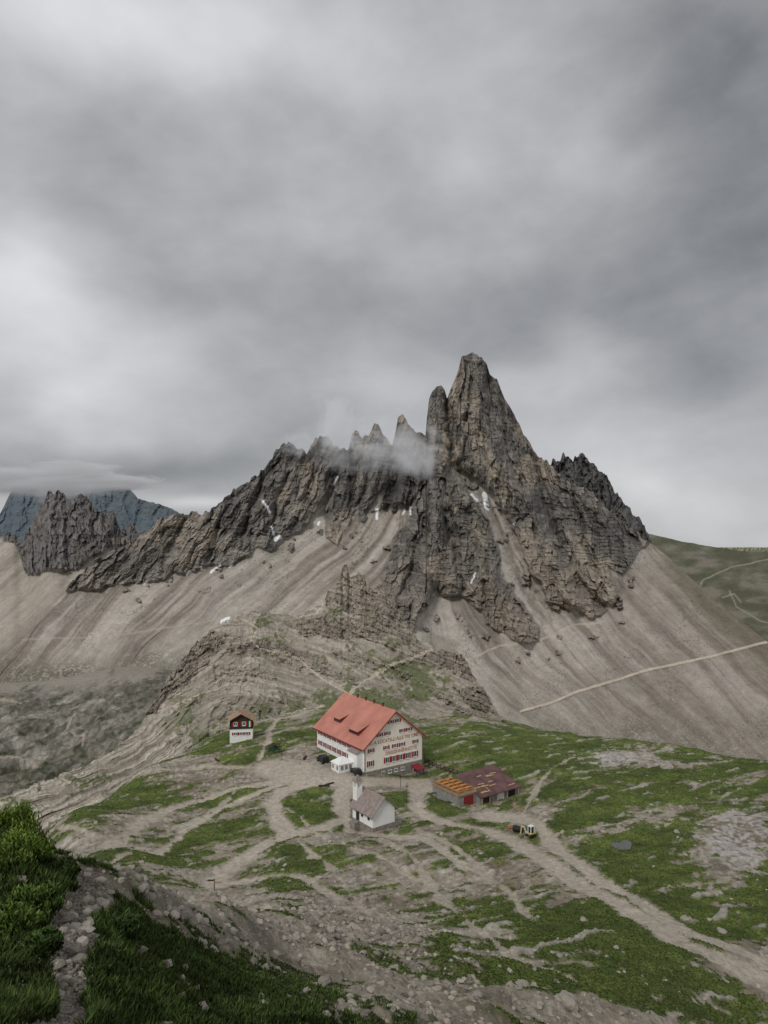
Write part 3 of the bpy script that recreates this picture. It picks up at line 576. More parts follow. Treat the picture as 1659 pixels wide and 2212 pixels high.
b=MB();q=.95;b.add([(cx_-q,cy_-q,7.25),(cx_+q,cy_-q,7.25),(cx_+q,cy_+q,7.25),(cx_-q,cy_+q,7.25),(cx_,cy_,8.6)],[(0,3,2,1),(0,1,4),(1,2,4),(2,3,4),(3,0,4)]);b.obj('spire',M_chroof,tower)
b=MB();b.cyl((cx_,cy_,6.3),(cx_,cy_,6.75),.28,.12);b.obj('bell',M_steel,tower)
b=MB();b.box(cx_-.03,cx_+.03,cy_-.03,cy_+.03,8.55,9.3);b.box(cx_-.2,cx_+.2,cy_-.029,cy_+.029,8.95,9.02);b.obj('cross',M_wood,tower)
for y0 in(1.0,3.2):
    b=MB();b.box(-.04,.0,y0,y0+.7,1.3,2.3,1);b.box(-.06,-.04,y0-.05,y0+.75,1.2,1.3,0);b.obj('window',[M_stone,M_glass],ch)
b=MB();b.box(-1.4,-.1,4.3,5.9,-2,0,0);b.box(-.06,0,4.5,5.6,.1,2.2,1);b.obj('door',[M_stone,M_wood],ch)
# ---------------------------------------------------------------- small cabin
x,y,_=gpos(522,1600);z0=max(H(x,y),H(x-3,y-1),H(x+3,y-1))+.1
sh=empty('cabin',(x-3.2,y-1,z0),math.radians(8),'small cabin with white base, dark timber upper floor and red shutters','cabin')
b=MB();b.box(0,6.4,0,5.6,-3,2.8);b.obj('wall',M_white,sh)
b=MB();b.box(-.15,6.55,-.2,5.7,2.8,2.95);b.ext([(0,2.95),(6.4,2.95),(6.4,5.3),(3.2,7.1),(0,5.3)],.0,5.6);b.obj('timber_storey',M_wood,sh)
b=MB();s2=1.8/3.2;b.ext([(-.6,5.3-s2*.6),(3.2,7.15),(7.0,5.3-s2*.6),(7.0,5.46-s2*.6),(3.2,7.34),(-.6,5.46-s2*.6)],-.9,6.1);rr=b.obj('roof',M_tan,sh)
b=MB();b.box(2.2,2.8,2.5,3.1,6.3,7.9);b.obj('chimney',M_gray,rr)
for xx in(1.6,4.0): window(sh,xx,-.02,4.2,.8,.9)
for xx in(1.6,3.2,4.8): window(sh,xx,-.02,1.4,.8,.7)
b=MB();b.box(5.2,5.5,-.35,-.3,3.3,5.0,0);b.box(5.5,5.8,-.35,-.3,3.3,5.0,1);b.box(5.8,6.1,-.35,-.3,3.3,5.0,2);b.cyl((5.6,-.33,5.1),(5.6,.0,5.1),.03,mi=1);b.obj('flag',[M_green,M_frame,M_redc],sh,label='green white and red hanging flag')
# ---------------------------------------------------------------- terrace building and shed
zb=-1.3
tb=empty('terrace_building',(16.2,155.0,zb),R35,'low concrete building with red door and roof terrace','building')
b=MB();b.box(0,5.3,0,8.9,-2,2.65);b.obj('wall',M_gray,tb)
b=MB();b.box(-.2,5.4,-.25,9.1,2.65,2.85);b.obj('terrace_deck',M_lw,tb)
b=MB();b.box(1.6,4.4,-.06,0,0,2.2);b.box(1.7,2.95,-.1,-.06,.1,2.1);b.box(3.05,4.3,-.1,-.06,.1,2.1);b.obj('door',M_red,tb)
b=MB()
for yy in np.arange(0,9.01,1.8): b.box(-.2,-.12,yy-.04,yy+.04,2.3,3.75)
for xx in np.arange(.2,5.3,1.65): b.box(xx-.04,xx+.04,-.25,-.17,2.3,3.75)
b.box(-.2,-.12,-.2,9.1,3.7,3.8);b.box(-.12,5.3,-.25,-.17,3.7,3.8);b.box(-.19,-.13,-.2,9.1,3.2,3.27);b.box(-.12,5.3,-.24,-.18,3.2,3.27);b.obj('railing',M_lw,tb)
tm=MB();tm.box(-.35,.35,-1.1,1.1,.72,.77);tm.box(-.3,.3,-.8,-.74,0,.72);tm.box(-.3,.3,.74,.8,0,.72);tme=tm.mesh('picnic_table',[M_orange])
bm_=MB();bm_.box(-.13,.13,-1.1,1.1,.42,.46);bm_.box(-.12,.12,-.8,-.74,0,.42);bm_.box(-.12,.12,.74,.8,0,.42);bme=bm_.mesh('bench',[M_orange])
Mt=Matrix.Translation((16.2,155.0,zb+2.855))@Matrix.Rotation(R35,4,'Z')
for i in range(5):
    for j in range(2):
        o=bpy.data.objects.new('picnic_table',tme);COLL.objects.link(o);p=Mt@Vector((1.25+j*2.6,1.1+i*1.68,0));o.location=p;o.rotation_euler=(0,0,R35+math.pi/2)
        o['label']='orange wooden beer table with benches on the terrace';o['category']='table';o['group']='orange tables on the roof terrace'
        for s in(-.55,.55):
            q=bpy.data.objects.new('bench',bme);COLL.objects.link(q);q.parent=o;q.location=(s,0,0)
sb=empty('storage_shed',(21.2,157.2,zb-.3),R35,'grey shed with maroon sheet roof and open bays','shed')
b=MB();b.ext([(0,-2),(7.4,-2),(7.4,4.6),(0,2.2)],0,11.6,ax='x');b.obj('wall',M_gray,sb)
b=MB();b.ext([(-.8,1.95),(7.8,4.74),(7.8,4.9),(-.8,2.11)],-.4,12.1,ax='x');b.obj('roof',M_maroon,sb)
b=MB();b.box(5.2,7.4,-.06,0,0,2.05,0);b.obj('door',M_frame,sb,label='white double door')
b=MB();b.box(8.6,10.9,-.05,0,0,2.0,0);b.obj('door',M_black,sb,label='dark open doorway')
for xx in(.1,2.5,4.9,7.9,11.4):
    b=MB();b.box(xx-.08,xx+.08,-.75,-.6,-2,1.95);b.obj('post',M_lw,sb)
b=MB();b.box(1.0,3.4,-.05,0,.2,1.8,0);b.obj('door',M_wood,sb)
Ms=Matrix.Translation((21.2,157.2,zb-.3))@Matrix.Rotation(R35,4,'Z')
ang=math.atan((4.9-2.11)/8.6)
pk=MB();pk.box(-1.1,1.1,-.09,.09,0,.05);pk.box(-.9,1.2,-.02,.14,.055,.1);pkm=pk.mesh('timber_plank',[M_yp])
for i in range(14):
    u=random.uniform(1.2,10.8);v=random.uniform(.3,6.8);o=bpy.data.objects.new('timber_plank',pkm);COLL.objects.link(o)
    z=2.11+(v+.8)/8.6*2.79+.02
    o.matrix_world=Ms@Matrix.Translation((u,v,z))@Matrix.Rotation(ang,4,'X')@Matrix.Rotation(random.choice([.1,-.15,.05,1.5,0]),4,'Z')@Matrix.Diagonal((random.uniform(.5,1.0),.8,1,1))
    o['label']='yellow timber boards lying on the maroon roof';o['category']='plank';o['group']='timber boards on the shed roof'
st_=MB();X0,Y0,_=gpos(1128,1752);Z0=H(X0,Y0)
for i in range(6): st_.box(-.6,.6,i*.32,i*.32+.3,i*.22-.05,i*.22+.03)
for s in(-.62,.56):
    st_.ext([(0,-.3),(1.9,1.1),(1.9,1.35),(0,0)],s,s+.06,ax='x')
    for yy,zz in((0,0),(1.8,1.2)): st_.box(s,s+.06,yy,yy+.08,zz,zz+1.0)
st_.obj('wooden_steps',M_lw,None,(X0,Y0,Z0),math.radians(60),'small pale timber steps beside the shed','steps')
fe=MB();pa=Vector((*hit(918,1648),0));pb_=Vector((*hit(1028,1690),0))
nseg=12;dv=(pb_-pa)/nseg
for i in range(nseg+1):
    p=pa+dv*i;z=H(p.x,p.y);fe.cyl((p.x,p.y,z-.5),(p.x,p.y,z+1.3),.09,n=6)
    if i<nseg:
        q=p+dv;z2=H(q.x,q.y)
        for hh in(.4,.8,1.2): fe.cyl((p.x,p.y,z+hh),(q.x,q.y,z2+hh),.08,n=6)
        fe.cyl((p.x,p.y,z+.1),(q.x,q.y,z2+1.2),.06,n=6)
fe.obj('fence',M_wood,None,(0,0,0),0,'dark timber fence bordering the terrace','fence')
# ---------------------------------------------------------------- pavilion tent
x,y,_=gpos(739,1668);z0=H(x,y)
tn=empty('pavilion_tent',(x,y+1.5,z0),R35,'white canvas pavilion tent with arched windows','tent')
b=MB();b.box(-2.1,2.1,-1.8,1.8,0,2.2);b.obj('tent_wall',M_tent,tn)
b=MB();b.add([(-2.3,-2,2.15),(2.3,-2,2.15),(2.3,2,2.15),(-2.3,2,2.15),(-.5,-.4,3.3),(.5,-.4,3.3),(.5,.4,3.3),(-.5,.4,3.3),(-2.3,-2,2.0),(2.3,-2,2.0),(2.3,2,2.0),(-2.3,2,2.0)],[(0,1,5,4),(1,2,6,5),(2,3,7,6),(3,0,4,7),(4,5,6,7),(8,9,1,0),(9,10,2,1),(10,11,3,2),(11,8,0,3),(8,11,10,9)]);b.obj('canopy',M_tent,tn)
def arch(cx,w,z0,z1): return [(cx-w,z0),(cx+w,z0)]+[(cx+w*math.cos(a),z1+w*math.sin(a)) for a in np.linspace(0,math.pi,7)]
for cx in(-1.2,0,1.2):
    b=MB();b.ext(arch(cx,.4,.7,1.35),-1.84,-1.8);b.obj('window',M_gray,tn)
for cx in(-1,1.):
    b=MB();b.ext(arch(cx,.4,.7,1.35),-2.14,-2.1,ax='x');b.obj('window',M_gray,tn)
def car(px,py,rz,label,jeep):
    x,y,_=gpos(px,py);z=H(x,y)
    r=empty('parked_car',(x,y,z),rz,label,'car')
    if jeep: prof=[(-2,.45),(2,.45),(2.02,1.0),(1.0,1.12),(.65,1.8),(-1.9,1.82),(-2.02,1.1)]
    else: prof=[(-2.1,.4),(2.1,.4),(2.15,.85),(1.2,1.0),(.5,1.48),(-1.3,1.5),(-2.1,1.02)]
    b=MB();b.ext(prof,-.85,.85);b.obj('body',M_black,r,bevel=.08)
    for s in(-1,1):
        b=MB();yy=.865*s;b.ext([(.85,1.12),(.55,1.68 if jeep else 1.4),(-1.7 if jeep else -1.2,1.7 if jeep else 1.42),(-1.8,1.12)],min(yy,yy-.01*s),max(yy,yy-.01*s));b.obj('window',M_glass,r)
        b=MB();b.box(2.0,2.08,s*.6-.14,s*.6+.14,.75,.9);b.obj('headlight',M_frame,r)
        for wx_ in(-1.25,1.3):
            b=MB();b.cyl((wx_,s*.7,.36),(wx_,s*.92,.36),.37,n=16,mi=0);b.cyl((wx_,s*.92,.36),(wx_,s*.935,.36),.2,n=12,mi=1);b.obj('wheel',[M_rub,M_steel],r)
car(697,1646,math.radians(120),'black off-road car parked beside the refuge',True)
car(769,1672,math.radians(115),'dark compact car parked at the refuge corner',False)
# ---------------------------------------------------------------- excavator
x,y,_=gpos(1146,1818);z=H(x,y)
ex=empty('mini_excavator',(x,y,z+.05),math.radians(215),'yellow and white mini excavator standing on gravel','excavator');ex.scale=(.85,.85,.85)
for s in(-.62,.62):
    b=MB();pr=[(-.95,.12),(-.8,0),(.8,0),(.95,.12),(.95,.38),(.8,.5),(-.8,.5),(-.95,.38)];b.ext(pr,s-.16,s+.16);b.obj('track',M_rub,ex,bevel=.03)
b=MB();b.box(-.5,.5,-.5,.5,.25,.55);b.cyl((0,0,.5),(0,0,.68),.4,n=16);b.obj('undercarriage',M_steel,ex)
b=MB();b.box(-1.05,.75,-.75,.75,.68,1.0);b.box(-1.1,-.45,-.75,.75,1.0,1.35);by=b.obj('body',M_yel,ex,bevel=.08)
b=MB()
for xx in(-.35,.65):
    for yy in(-.1,.72): b.box(xx-.07,xx+.07,yy-.07,yy+.07,1.0,2.4,0)
b.box(-.45,.75,-.2,.82,2.4,2.52,0);b.box(-.3,.6,-.08,.7,1.0,2.38,1);b.obj('cab',[M_frame,M_glass],ex)
b=MB();b.ext([(.7,.8),(1.0,.75),(1.7,2.2),(2.4,2.6),(2.35,2.8),(1.55,2.45)],-.5,-.25);b.obj('boom',M_frame,ex)
b=MB();b.ext([(2.25,2.85),(2.5,2.75),(2.75,1.2),(2.55,1.15)],-.47,-.28);b.obj('arm',M_yel,ex)
b=MB();b.ext([(2.5,1.2),(2.8,1.2),(2.95,.8),(2.7,.45),(2.3,.55),(2.5,.8)],-.7,-.05);b.obj('bucket',M_steel,ex)
x,y,_=gpos(1119,1806);z=H(x,y)
b=MB();b.cyl((-.9,0,.6),(.9,0,.6),.6,.6,18);b.cyl((-1.0,0,.6),(-.9,0,.6),.45,.6,18);b.cyl((.9,0,.6),(1.0,0,.6),.6,.45,18);b.obj('fuel_tank',M_black,None,(x,y,z),math.radians(-30),'black cylindrical tank lying on the ground','tank')
x,y,_=gpos(1106,1797);z=H(x,y)
b=MB()
for i in range(4): b.box(-1+i*.05,1-i*.03,-.5+i*.02,.5-i*.03,.1*i,.1*i+.08)
b.obj('pallet_stack',simple('weathered_orange_board',(.32,.12,.07),.8,.3,3),None,(x,y,z),.4,'stack of reddish building boards on the gravel','pallet')
# ---------------------------------------------------------------- signs, posts
def signpost(px,py,label,hh=2.4,arms=2,rz=0):
    x,y,_=gpos(px,py);z=H(x,y)
    b=MB();b.cyl((0,0,-.3),(0,0,hh),.07,.06,8);r=b.obj('signpost',M_wood,None,(x,y,z),rz,label,'signpost')
    for i in range(arms):
        s=1 if i%2 else -1
        b=MB();b.ext([(s*.05,hh-.35-i*.32),(s*.95,hh-.35-i*.32),(s*1.15,hh-.23-i*.32),(s*.95,hh-.1-i*.32),(s*.05,hh-.1-i*.32)],-.1,-.07);b.obj('sign_arm',M_lw if i%2 else M_wood,r)
signpost(463,1922,'wooden trail signpost beside the dirt path',2.0,2)
signpost(608,1636,'dark trail signpost on the gravel terrace',3,3,.3)
signpost(942,1735,'thin wooden trail post on turf',2.2,1)
for px_,py_,rz in((588,1632,.3),(597,1630,-.2)):
    x,y,_=gpos(px_,py_);z=H(x,y)
    b=MB();b.box(-.9,-.8,-.05,.05,-.3,2.5);b.box(.8,.9,-.05,.05,-.3,2.5);r=b.obj('information_board',M_wood,None,(x,y,z),rz,'dark roofed information board at the trailhead','sign')
    b=MB();b.box(-.8,.8,-.03,.03,.9,2.1);b.obj('panel',M_panel,r)
    b=MB();b.ext([(-.35,2.45),(0,2.75),(.35,2.45)],-1.1,1.1,ax='x');b.obj('roof',M_wood,r)
for px_,py_,hh in((879,1735,4.2),(865,1700,3.0),(661,1615,3)):
    x,y,_=gpos(px_,py_);z=H(x,y)
    b=MB();b.cyl((0,0,-.3),(0,0,hh),.06,.04,8);b.box(-.35,.35,-.03,.03,hh-.7,hh-.55);b.cyl((0,0,hh),(0,0,hh+.1),.09,.03,8);b.obj('wooden_pole',M_wood,None,(x,y,z),0,'slim weathered wooden pole on the terrace','pole')
for i,(px_,py_) in enumerate(((700,1700),(712,1694),(660,1638),(470,1640))):
    x,y,_=gpos(px_,py_);z=H(x,y);b=MB();b.cyl((-1.3,0,.18),(1.3,.1,.18),.2,.16,9);b.cyl((-1.0,.35,.16),(1.2,.38,.16),.15,.14,9);b.obj('timber_log',M_wood,None,(x,y,z),i*.7,'dark weathered logs lying on dirt','log')
x,y,_=gpos(1340,1818);z=H(x,y)
b=MB();pts=[(2.1*math.cos(a)*(1+.2*math.sin(3*a)),2.6*math.sin(a)*(1+.15*math.cos(2*a)),0) for a in np.linspace(0,2*math.pi,24,endpoint=False)];b.add(pts,[tuple(range(24))])
mw=simple('pond_water',(.13,.13,.12),.35);o=b.obj('pond_water',mw,None,(x,y,z+.1),0,'small dark puddle among the grass','water');o['kind']='structure'
# ---------------------------------------------------------------- stones
ph=(1+5**.5)/2
iv=np.array([(-1,ph,0),(1,ph,0),(-1,-ph,0),(1,-ph,0),(0,-1,ph),(0,1,ph),(0,-1,-ph),(0,1,-ph),(ph,0,-1),(ph,0,1),(-ph,0,-1),(-ph,0,1)])/1.9
itf=np.array([(0,11,5),(0,5,1),(0,1,7),(0,7,10),(0,10,11),(1,5,9),(5,11,4),(11,10,2),(10,7,6),(7,1,8),(3,9,4),(3,4,2),(3,2,6),(3,6,8),(3,8,9),(4,9,5),(2,4,11),(6,2,10),(8,6,7),(9,8,1)])
MS=terrain_mat('limestone',2.,12,.1,.03,.25)
def stones(name,px,d,size,label,colr):
    X,Y,Z,C_,g,p=ground_eval(px.astype(np.float32),d.astype(np.float32));m=len(px)
    V=iv[None]*(1+rng.uniform(-.28,.28,(m,12,1)))*np.stack([rng.uniform(.7,1.3,m),rng.uniform(.7,1.3,m),rng.uniform(.4,.8,m)],-1)[:,None]
    a=rng.uniform(0,6.28,m);ca,sa=np.cos(a)[:,None],np.sin(a)[:,None]
    V=np.stack([V[...,0]*ca-V[...,1]*sa,V[...,0]*sa+V[...,1]*ca,V[...,2]],-1)*size[:,None,None]
    V+=np.stack([X,Y,Z+size*.15],-1)[:,None]
    Fc=(itf[None]+np.arange(m)[:,None,None]*12).reshape(-1)
    col=np.repeat(colr*rng.uniform(.55,1.2,(m,1)),12,0)
    return mesh_np(name,V.reshape(-1,3),Fc,3,MS,col,False,'stuff',label,'stones')
m=56000;px_=rng.uniform(-50,1720,m);d_=np.exp(rng.uniform(math.log(14),math.log(235),m))
px_=np.r_[px_,rng.uniform(180,1350,34000)];d_=np.r_[d_,np.exp(rng.uniform(math.log(20),math.log(85),34000))]
Xg,Yg,Zg,Cg,g_,p_=ground_eval(px_.astype(np.float32),d_.astype(np.float32))
pr=(1-g_*.95)*(1-p_*.9)*(.2+.8*ss(.1,.4,fbm(Xg/9,Yg/9,3,700)+.15))
k=rng.uniform(0,1,len(px_))<pr;px_,d_=px_[k],d_[k]
sz=(.05+.4*rng.uniform(0,1,len(px_))**6)*np.interp(d_,[10,30,60,120,235],[.4,.65,.8,1.05,1.5])
stones('stones',px_,d_,sz,'scattered pale limestone stones on the slope',np.array([.36,.325,.275]))
m=9000;tp=rng.integers(0,len(FP)-1,m);tq=rng.uniform(0,1,m);FA=np.array(FP);Pp=FA[tp]*(1-tq[:,None])+FA[tp+1]*tq[:,None]+rng.normal(0,.22,(m,2))
stones('path_stones',Pp[:,0]/Pp[:,1]*F+CX,Pp[:,1],.012+.06*rng.uniform(0,1,m)**3,'small grey stones littering the footpath',np.array([.25,.22,.185]))
bl=[(590,1950,1.1),(612,1955,.8),(628,1948,.7),(1222,2180,1.2),(1130,2135,.8),(1105,2140,.6),(850,2095,.6),(400,1985,.4),(150,1985,.18),(1462,1800,.7),(1500,1700,1.6),(1440,1660,2.2),(1400,1648,1.6),(1260,1990,.7),(960,1965,.7),(240,2000,.2),(310,1940,.35),(360,1960,.3),(1560,2010,.8),(1480,1985,.8),(700,2130,.5),(985,2080,.6)]
for i,(bx,by,s) in enumerate(bl):
    x,y,_=gpos(bx,by);z=H(x,y)
    bm=bmesh.new();bmesh.ops.create_icosphere(bm,subdivisions=3,radius=1)
    for v in bm.verts:
        p=v.co;nn=float(vn(np.array([p.x*1.7+i*5]),np.array([p.y*1.7+p.z*2]),i)[0]);n2=float(vn(np.array([p.x*5+i]),np.array([p.y*5+p.z*4]),i+9)[0])
        q=p*(1+.3*nn+.1*n2);v.co=(round(q.x*3.2)/3.2*.5+q.x*.5,q.y*.9,max(-.5,q.z*.65))
    me=bpy.data.meshes.new('boulder');bm.to_mesh(me);bm.free()
    a=me.color_attributes.new('Col','FLOAT_COLOR','POINT');cb=np.ones((len(me.vertices),4),np.float32);cb[:,:3]=(.34,.31,.27);a.data.foreach_set('color',cb.ravel());me.materials.append(MS)
    o=put(bpy.data.objects.new('boulder',me),None,(x,y,z+s*.1),i*1.3,'pale weathered limestone boulder on the slope','boulder');o.scale=(s*.8,s*.8,s*.8);o['group']='limestone boulders'
# ---------------------------------------------------------------- grass
MGs=bpy.data.materials.new('grass_blades');MGs.use_nodes=True;nt=MGs.node_tree;bb=nt.nodes['Principled BSDF'];bb.inputs['Roughness'].default_value=.7;bb.inputs['Specular IOR Level'].default_value=.15
at=N(nt,'ShaderNodeAttribute',attribute_name='Col');nz=N(nt,'ShaderNodeTexNoise');nz.inputs['Scale'].default_value=1.2
mr=N(nt,'ShaderNodeMapRange');mr.inputs[3].default_value=.6;mr.inputs[4].default_value=1.4;nt.links.new(nz.outputs[0],mr.inputs[0])
sc=N(nt,'ShaderNodeVectorMath',operation='SCALE');nt.links.new(at.outputs['Color'],sc.inputs[0]);nt.links.new(mr.outputs[0],sc.inputs['Scale']);nt.links.new(sc.outputs[0],bb.inputs['Base Color'])
def blades(X,Y,Z,hgt,wid,lean,colb):
    m=len(X);a=rng.uniform(0,6.28,m);l=rng.uniform(0,6.28,m);L=lean*hgt*rng.uniform(.2,1,m)
    dx=np.cos(a)*wid/2;dy=np.sin(a)*wid/2;lx=np.cos(l)*L;ly=np.sin(l)*L
    P=np.zeros((m,5,3))
    P[:,0]=np.stack([X-dx*.6,Y-dy*.6,Z-.03],-1);P[:,1]=np.stack([X+dx*.6,Y+dy*.6,Z-.03],-1)
    P[:,2]=np.stack([X+dx+lx*.35,Y+dy+ly*.35,Z+hgt*.55],-1);P[:,3]=np.stack([X-dx+lx*.35,Y-dy+ly*.35,Z+hgt*.55],-1)
    P[:,4]=np.stack([X+lx,Y+ly,Z+hgt],-1)
    Fc=np.array([0,1,2,0,2,3,3,2,4])[None]+np.arange(m)[:,None]*5
    C_=np.repeat(colb[:,None,:],5,1)*np.array([.5,.5,.9,.9,1.2])[None,:,None]
    return P.reshape(-1,3),Fc.reshape(-1),C_.reshape(-1,3)
def gsample(m,d0,d1,px0,px1,thr):
    px_=rng.uniform(px0,px1,m);d_=np.exp(rng.uniform(math.log(d0),math.log(d1),m))
    X,Y,Z,C_,g,p=ground_eval(px_.astype(np.float32),d_.astype(np.float32));k=g>thr
    return X[k],Y[k],Z[k],d_[k]
X,Y,Z,dd=gsample(300000,9.5,50,-200,900,.45);m=len(X)
tn_=.5+.5*fbm(X/.8,Y/.8,3,800);t3=.5+.5*fbm(X/2.5,Y/2.5,3,810)
cb=np.array([.072,.114,.030])[None]*(rng.uniform(.5,1.4,(m,1)))*(.4+1.0*tn_[:,None])*(.55+.9*t3[:,None]);cb[rng.uniform(0,1,m)<.14]*=np.array([1.8,1.4,1.2])
hg=rng.uniform(.05,.26,m)*(.4+1.2*tn_)*np.interp(dd,[25,40],[1,.5])
V,Fc,C_=blades(X,Y,Z,hg,.022+dd*.0009,.9,cb)
mesh_np('grass',V,Fc,3,MGs,C_,False,'stuff','long dark green alpine grass','grass')
k=(rng.uniform(0,1,m)<.0025)&(dd<26);Xf,Yf,Zf=X[k],Y[k],Z[k]+.2;mf=k.sum()
ov=np.array([(1,0,0),(0,1,0),(-1,0,0),(0,-1,0),(0,0,.6),(0,0,-.6)])*.012;of=np.array([(0,1,4),(1,2,4),(2,3,4),(3,0,4),(1,0,5),(2,1,5),(3,2,5),(0,3,5)])
mesh_np('wildflowers',(ov[None]+np.stack([Xf,Yf,Zf],-1)[:,None]).reshape(-1,3),(of[None]+np.arange(mf)[:,None,None]*6).reshape(-1),3,MS,np.full((mf*6,3),.5),False,'stuff','tiny white wildflowers in the grass','flowers')
X,Y,Z,dd=gsample(190000,45,215,-50,1720,.5);m=len(X)
cb=np.array([.105,.142,.038])[None]*rng.uniform(.55,1.45,(m,1))
V,Fc,C_=blades(X,Y,Z,rng.uniform(.05,.17,m),.14+dd*.001,.8,cb)
mesh_np('turf_tufts',V,Fc,3,MGs,C_,False,'stuff','short tufts of alpine turf','grass')
def shrub(px,py,d,r,colr,label):
    x=(px-CX)/F*d;y=d;z=H(x,y)
    b=MB()
    for i in range(7):
        a=i*.9;b.cyl((0,0,-.1),(math.cos(a)*r*.6,math.sin(a)*r*.6,r*.5),.04,.015,5)
    o=b.obj('dwarf_shrub',M_wood,None,(x,y,z),0,label,'shrub')
    nc_=46;cu_=rng.normal(size=(nc_,3));cu_/=np.linalg.norm(cu_,axis=1)[:,None];cu_[:,2]=np.abs(cu_[:,2])*.65;cr_=r*rng.uniform(.45,1.05,nc_)
    m=9500;ki=rng.integers(0,nc_,m);u=rng.normal(size=(m,3))*r*.13
    P=cu_[ki]*cr_[ki][:,None]+u;P[:,2]=np.maximum(P[:,2],0)
    sh_=rng.uniform(.6,1.3,nc_)[ki]*(.55+.45*np.clip(u[:,2]/(r*.13),-1,1.3))
    cb=np.array(colr)[None]*(rng.uniform(.6,1.3,m)*np.clip(sh_,.2,2))[:,None]
    V,Fc,C_=blades(P[:,0],P[:,1],P[:,2],rng.uniform(.05,.13,m),.05,1.3,cb)
    f=mesh_np('foliage',V,Fc,3,MGs,C_,False,None);f.parent=o
shrub(8,1800,25,1.05,(.17,.25,.04),'bright green dwarf shrub on the slope edge')
shrub(52,1850,22,.85,(.145,.22,.038),'bright green dwarf shrub on the slope edge')
shrub(-30,1850,20,.95,(.14,.21,.038),'bright green dwarf shrub on the slope edge')
shrub(125,1900,22,.6,(.07,.11,.03),'dark green dwarf shrub beside the footpath')
shrub(70,1930,18,.6,(.10,.16,.034),'low green dwarf shrub in long grass')
shrub(20,1960,17,.65,(.11,.17,.034),'low green dwarf shrub in long grass')
shrub(90,1985,16,.4,(.07,.115,.03),'low green dwarf shrub in long grass')
shrub(255,1990,20,.5,(.06,.10,.028),'dark green dwarf shrub beside the footpath')
# ---------------------------------------------------------------- mist
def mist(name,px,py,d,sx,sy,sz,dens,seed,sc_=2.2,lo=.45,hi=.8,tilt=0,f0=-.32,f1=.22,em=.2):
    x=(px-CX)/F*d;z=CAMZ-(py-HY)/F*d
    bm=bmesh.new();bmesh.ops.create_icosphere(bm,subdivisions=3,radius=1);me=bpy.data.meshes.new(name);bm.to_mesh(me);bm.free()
    mt=bpy.data.materials.new('mist_vapour_glowing');mt.use_nodes=True;nt=mt.node_tree;nt.nodes.clear()
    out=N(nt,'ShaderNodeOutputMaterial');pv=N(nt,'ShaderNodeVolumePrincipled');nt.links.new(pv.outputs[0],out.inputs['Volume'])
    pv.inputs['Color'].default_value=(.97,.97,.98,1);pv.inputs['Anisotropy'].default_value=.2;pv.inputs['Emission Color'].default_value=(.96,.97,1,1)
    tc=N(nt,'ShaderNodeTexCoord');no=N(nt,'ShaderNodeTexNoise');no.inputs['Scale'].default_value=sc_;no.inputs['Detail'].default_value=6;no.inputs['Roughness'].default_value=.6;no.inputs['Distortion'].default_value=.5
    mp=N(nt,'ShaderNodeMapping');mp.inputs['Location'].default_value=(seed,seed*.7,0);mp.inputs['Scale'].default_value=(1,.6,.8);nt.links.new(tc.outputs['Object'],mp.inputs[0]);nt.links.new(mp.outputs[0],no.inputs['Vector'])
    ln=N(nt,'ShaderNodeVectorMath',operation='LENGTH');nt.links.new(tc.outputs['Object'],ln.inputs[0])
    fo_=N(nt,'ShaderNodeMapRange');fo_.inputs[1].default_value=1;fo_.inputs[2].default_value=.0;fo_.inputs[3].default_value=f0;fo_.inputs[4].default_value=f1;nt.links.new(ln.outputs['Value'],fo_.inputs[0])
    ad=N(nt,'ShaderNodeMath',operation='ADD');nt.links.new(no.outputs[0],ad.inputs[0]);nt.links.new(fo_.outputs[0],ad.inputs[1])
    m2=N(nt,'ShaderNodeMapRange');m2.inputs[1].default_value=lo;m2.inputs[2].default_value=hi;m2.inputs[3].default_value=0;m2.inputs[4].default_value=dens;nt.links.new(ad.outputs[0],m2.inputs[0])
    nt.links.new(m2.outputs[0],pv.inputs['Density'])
    e_=N(nt,'ShaderNodeMath',operation='MULTIPLY');e_.inputs[1].default_value=em;nt.links.new(m2.outputs[0],e_.inputs[0]);nt.links.new(e_.outputs[0],pv.inputs['Emission Strength'])  # vapour glows faintly, standing in for light scattered inside the cloud
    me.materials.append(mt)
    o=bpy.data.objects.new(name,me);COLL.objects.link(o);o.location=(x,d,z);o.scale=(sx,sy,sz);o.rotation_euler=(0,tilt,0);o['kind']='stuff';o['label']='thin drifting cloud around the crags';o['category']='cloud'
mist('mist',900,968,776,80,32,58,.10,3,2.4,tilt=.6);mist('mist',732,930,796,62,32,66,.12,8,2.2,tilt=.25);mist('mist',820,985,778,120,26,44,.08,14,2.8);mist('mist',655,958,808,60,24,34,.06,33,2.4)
mist('mist',90,1040,2500,560,200,90,.06,21,2.0,.33,.8,0,-.4,.3,.12);mist('mist',260,1040,2550,240,160,48,.05,27,2.2,.36,.8,.1,-.42,.3,.12)
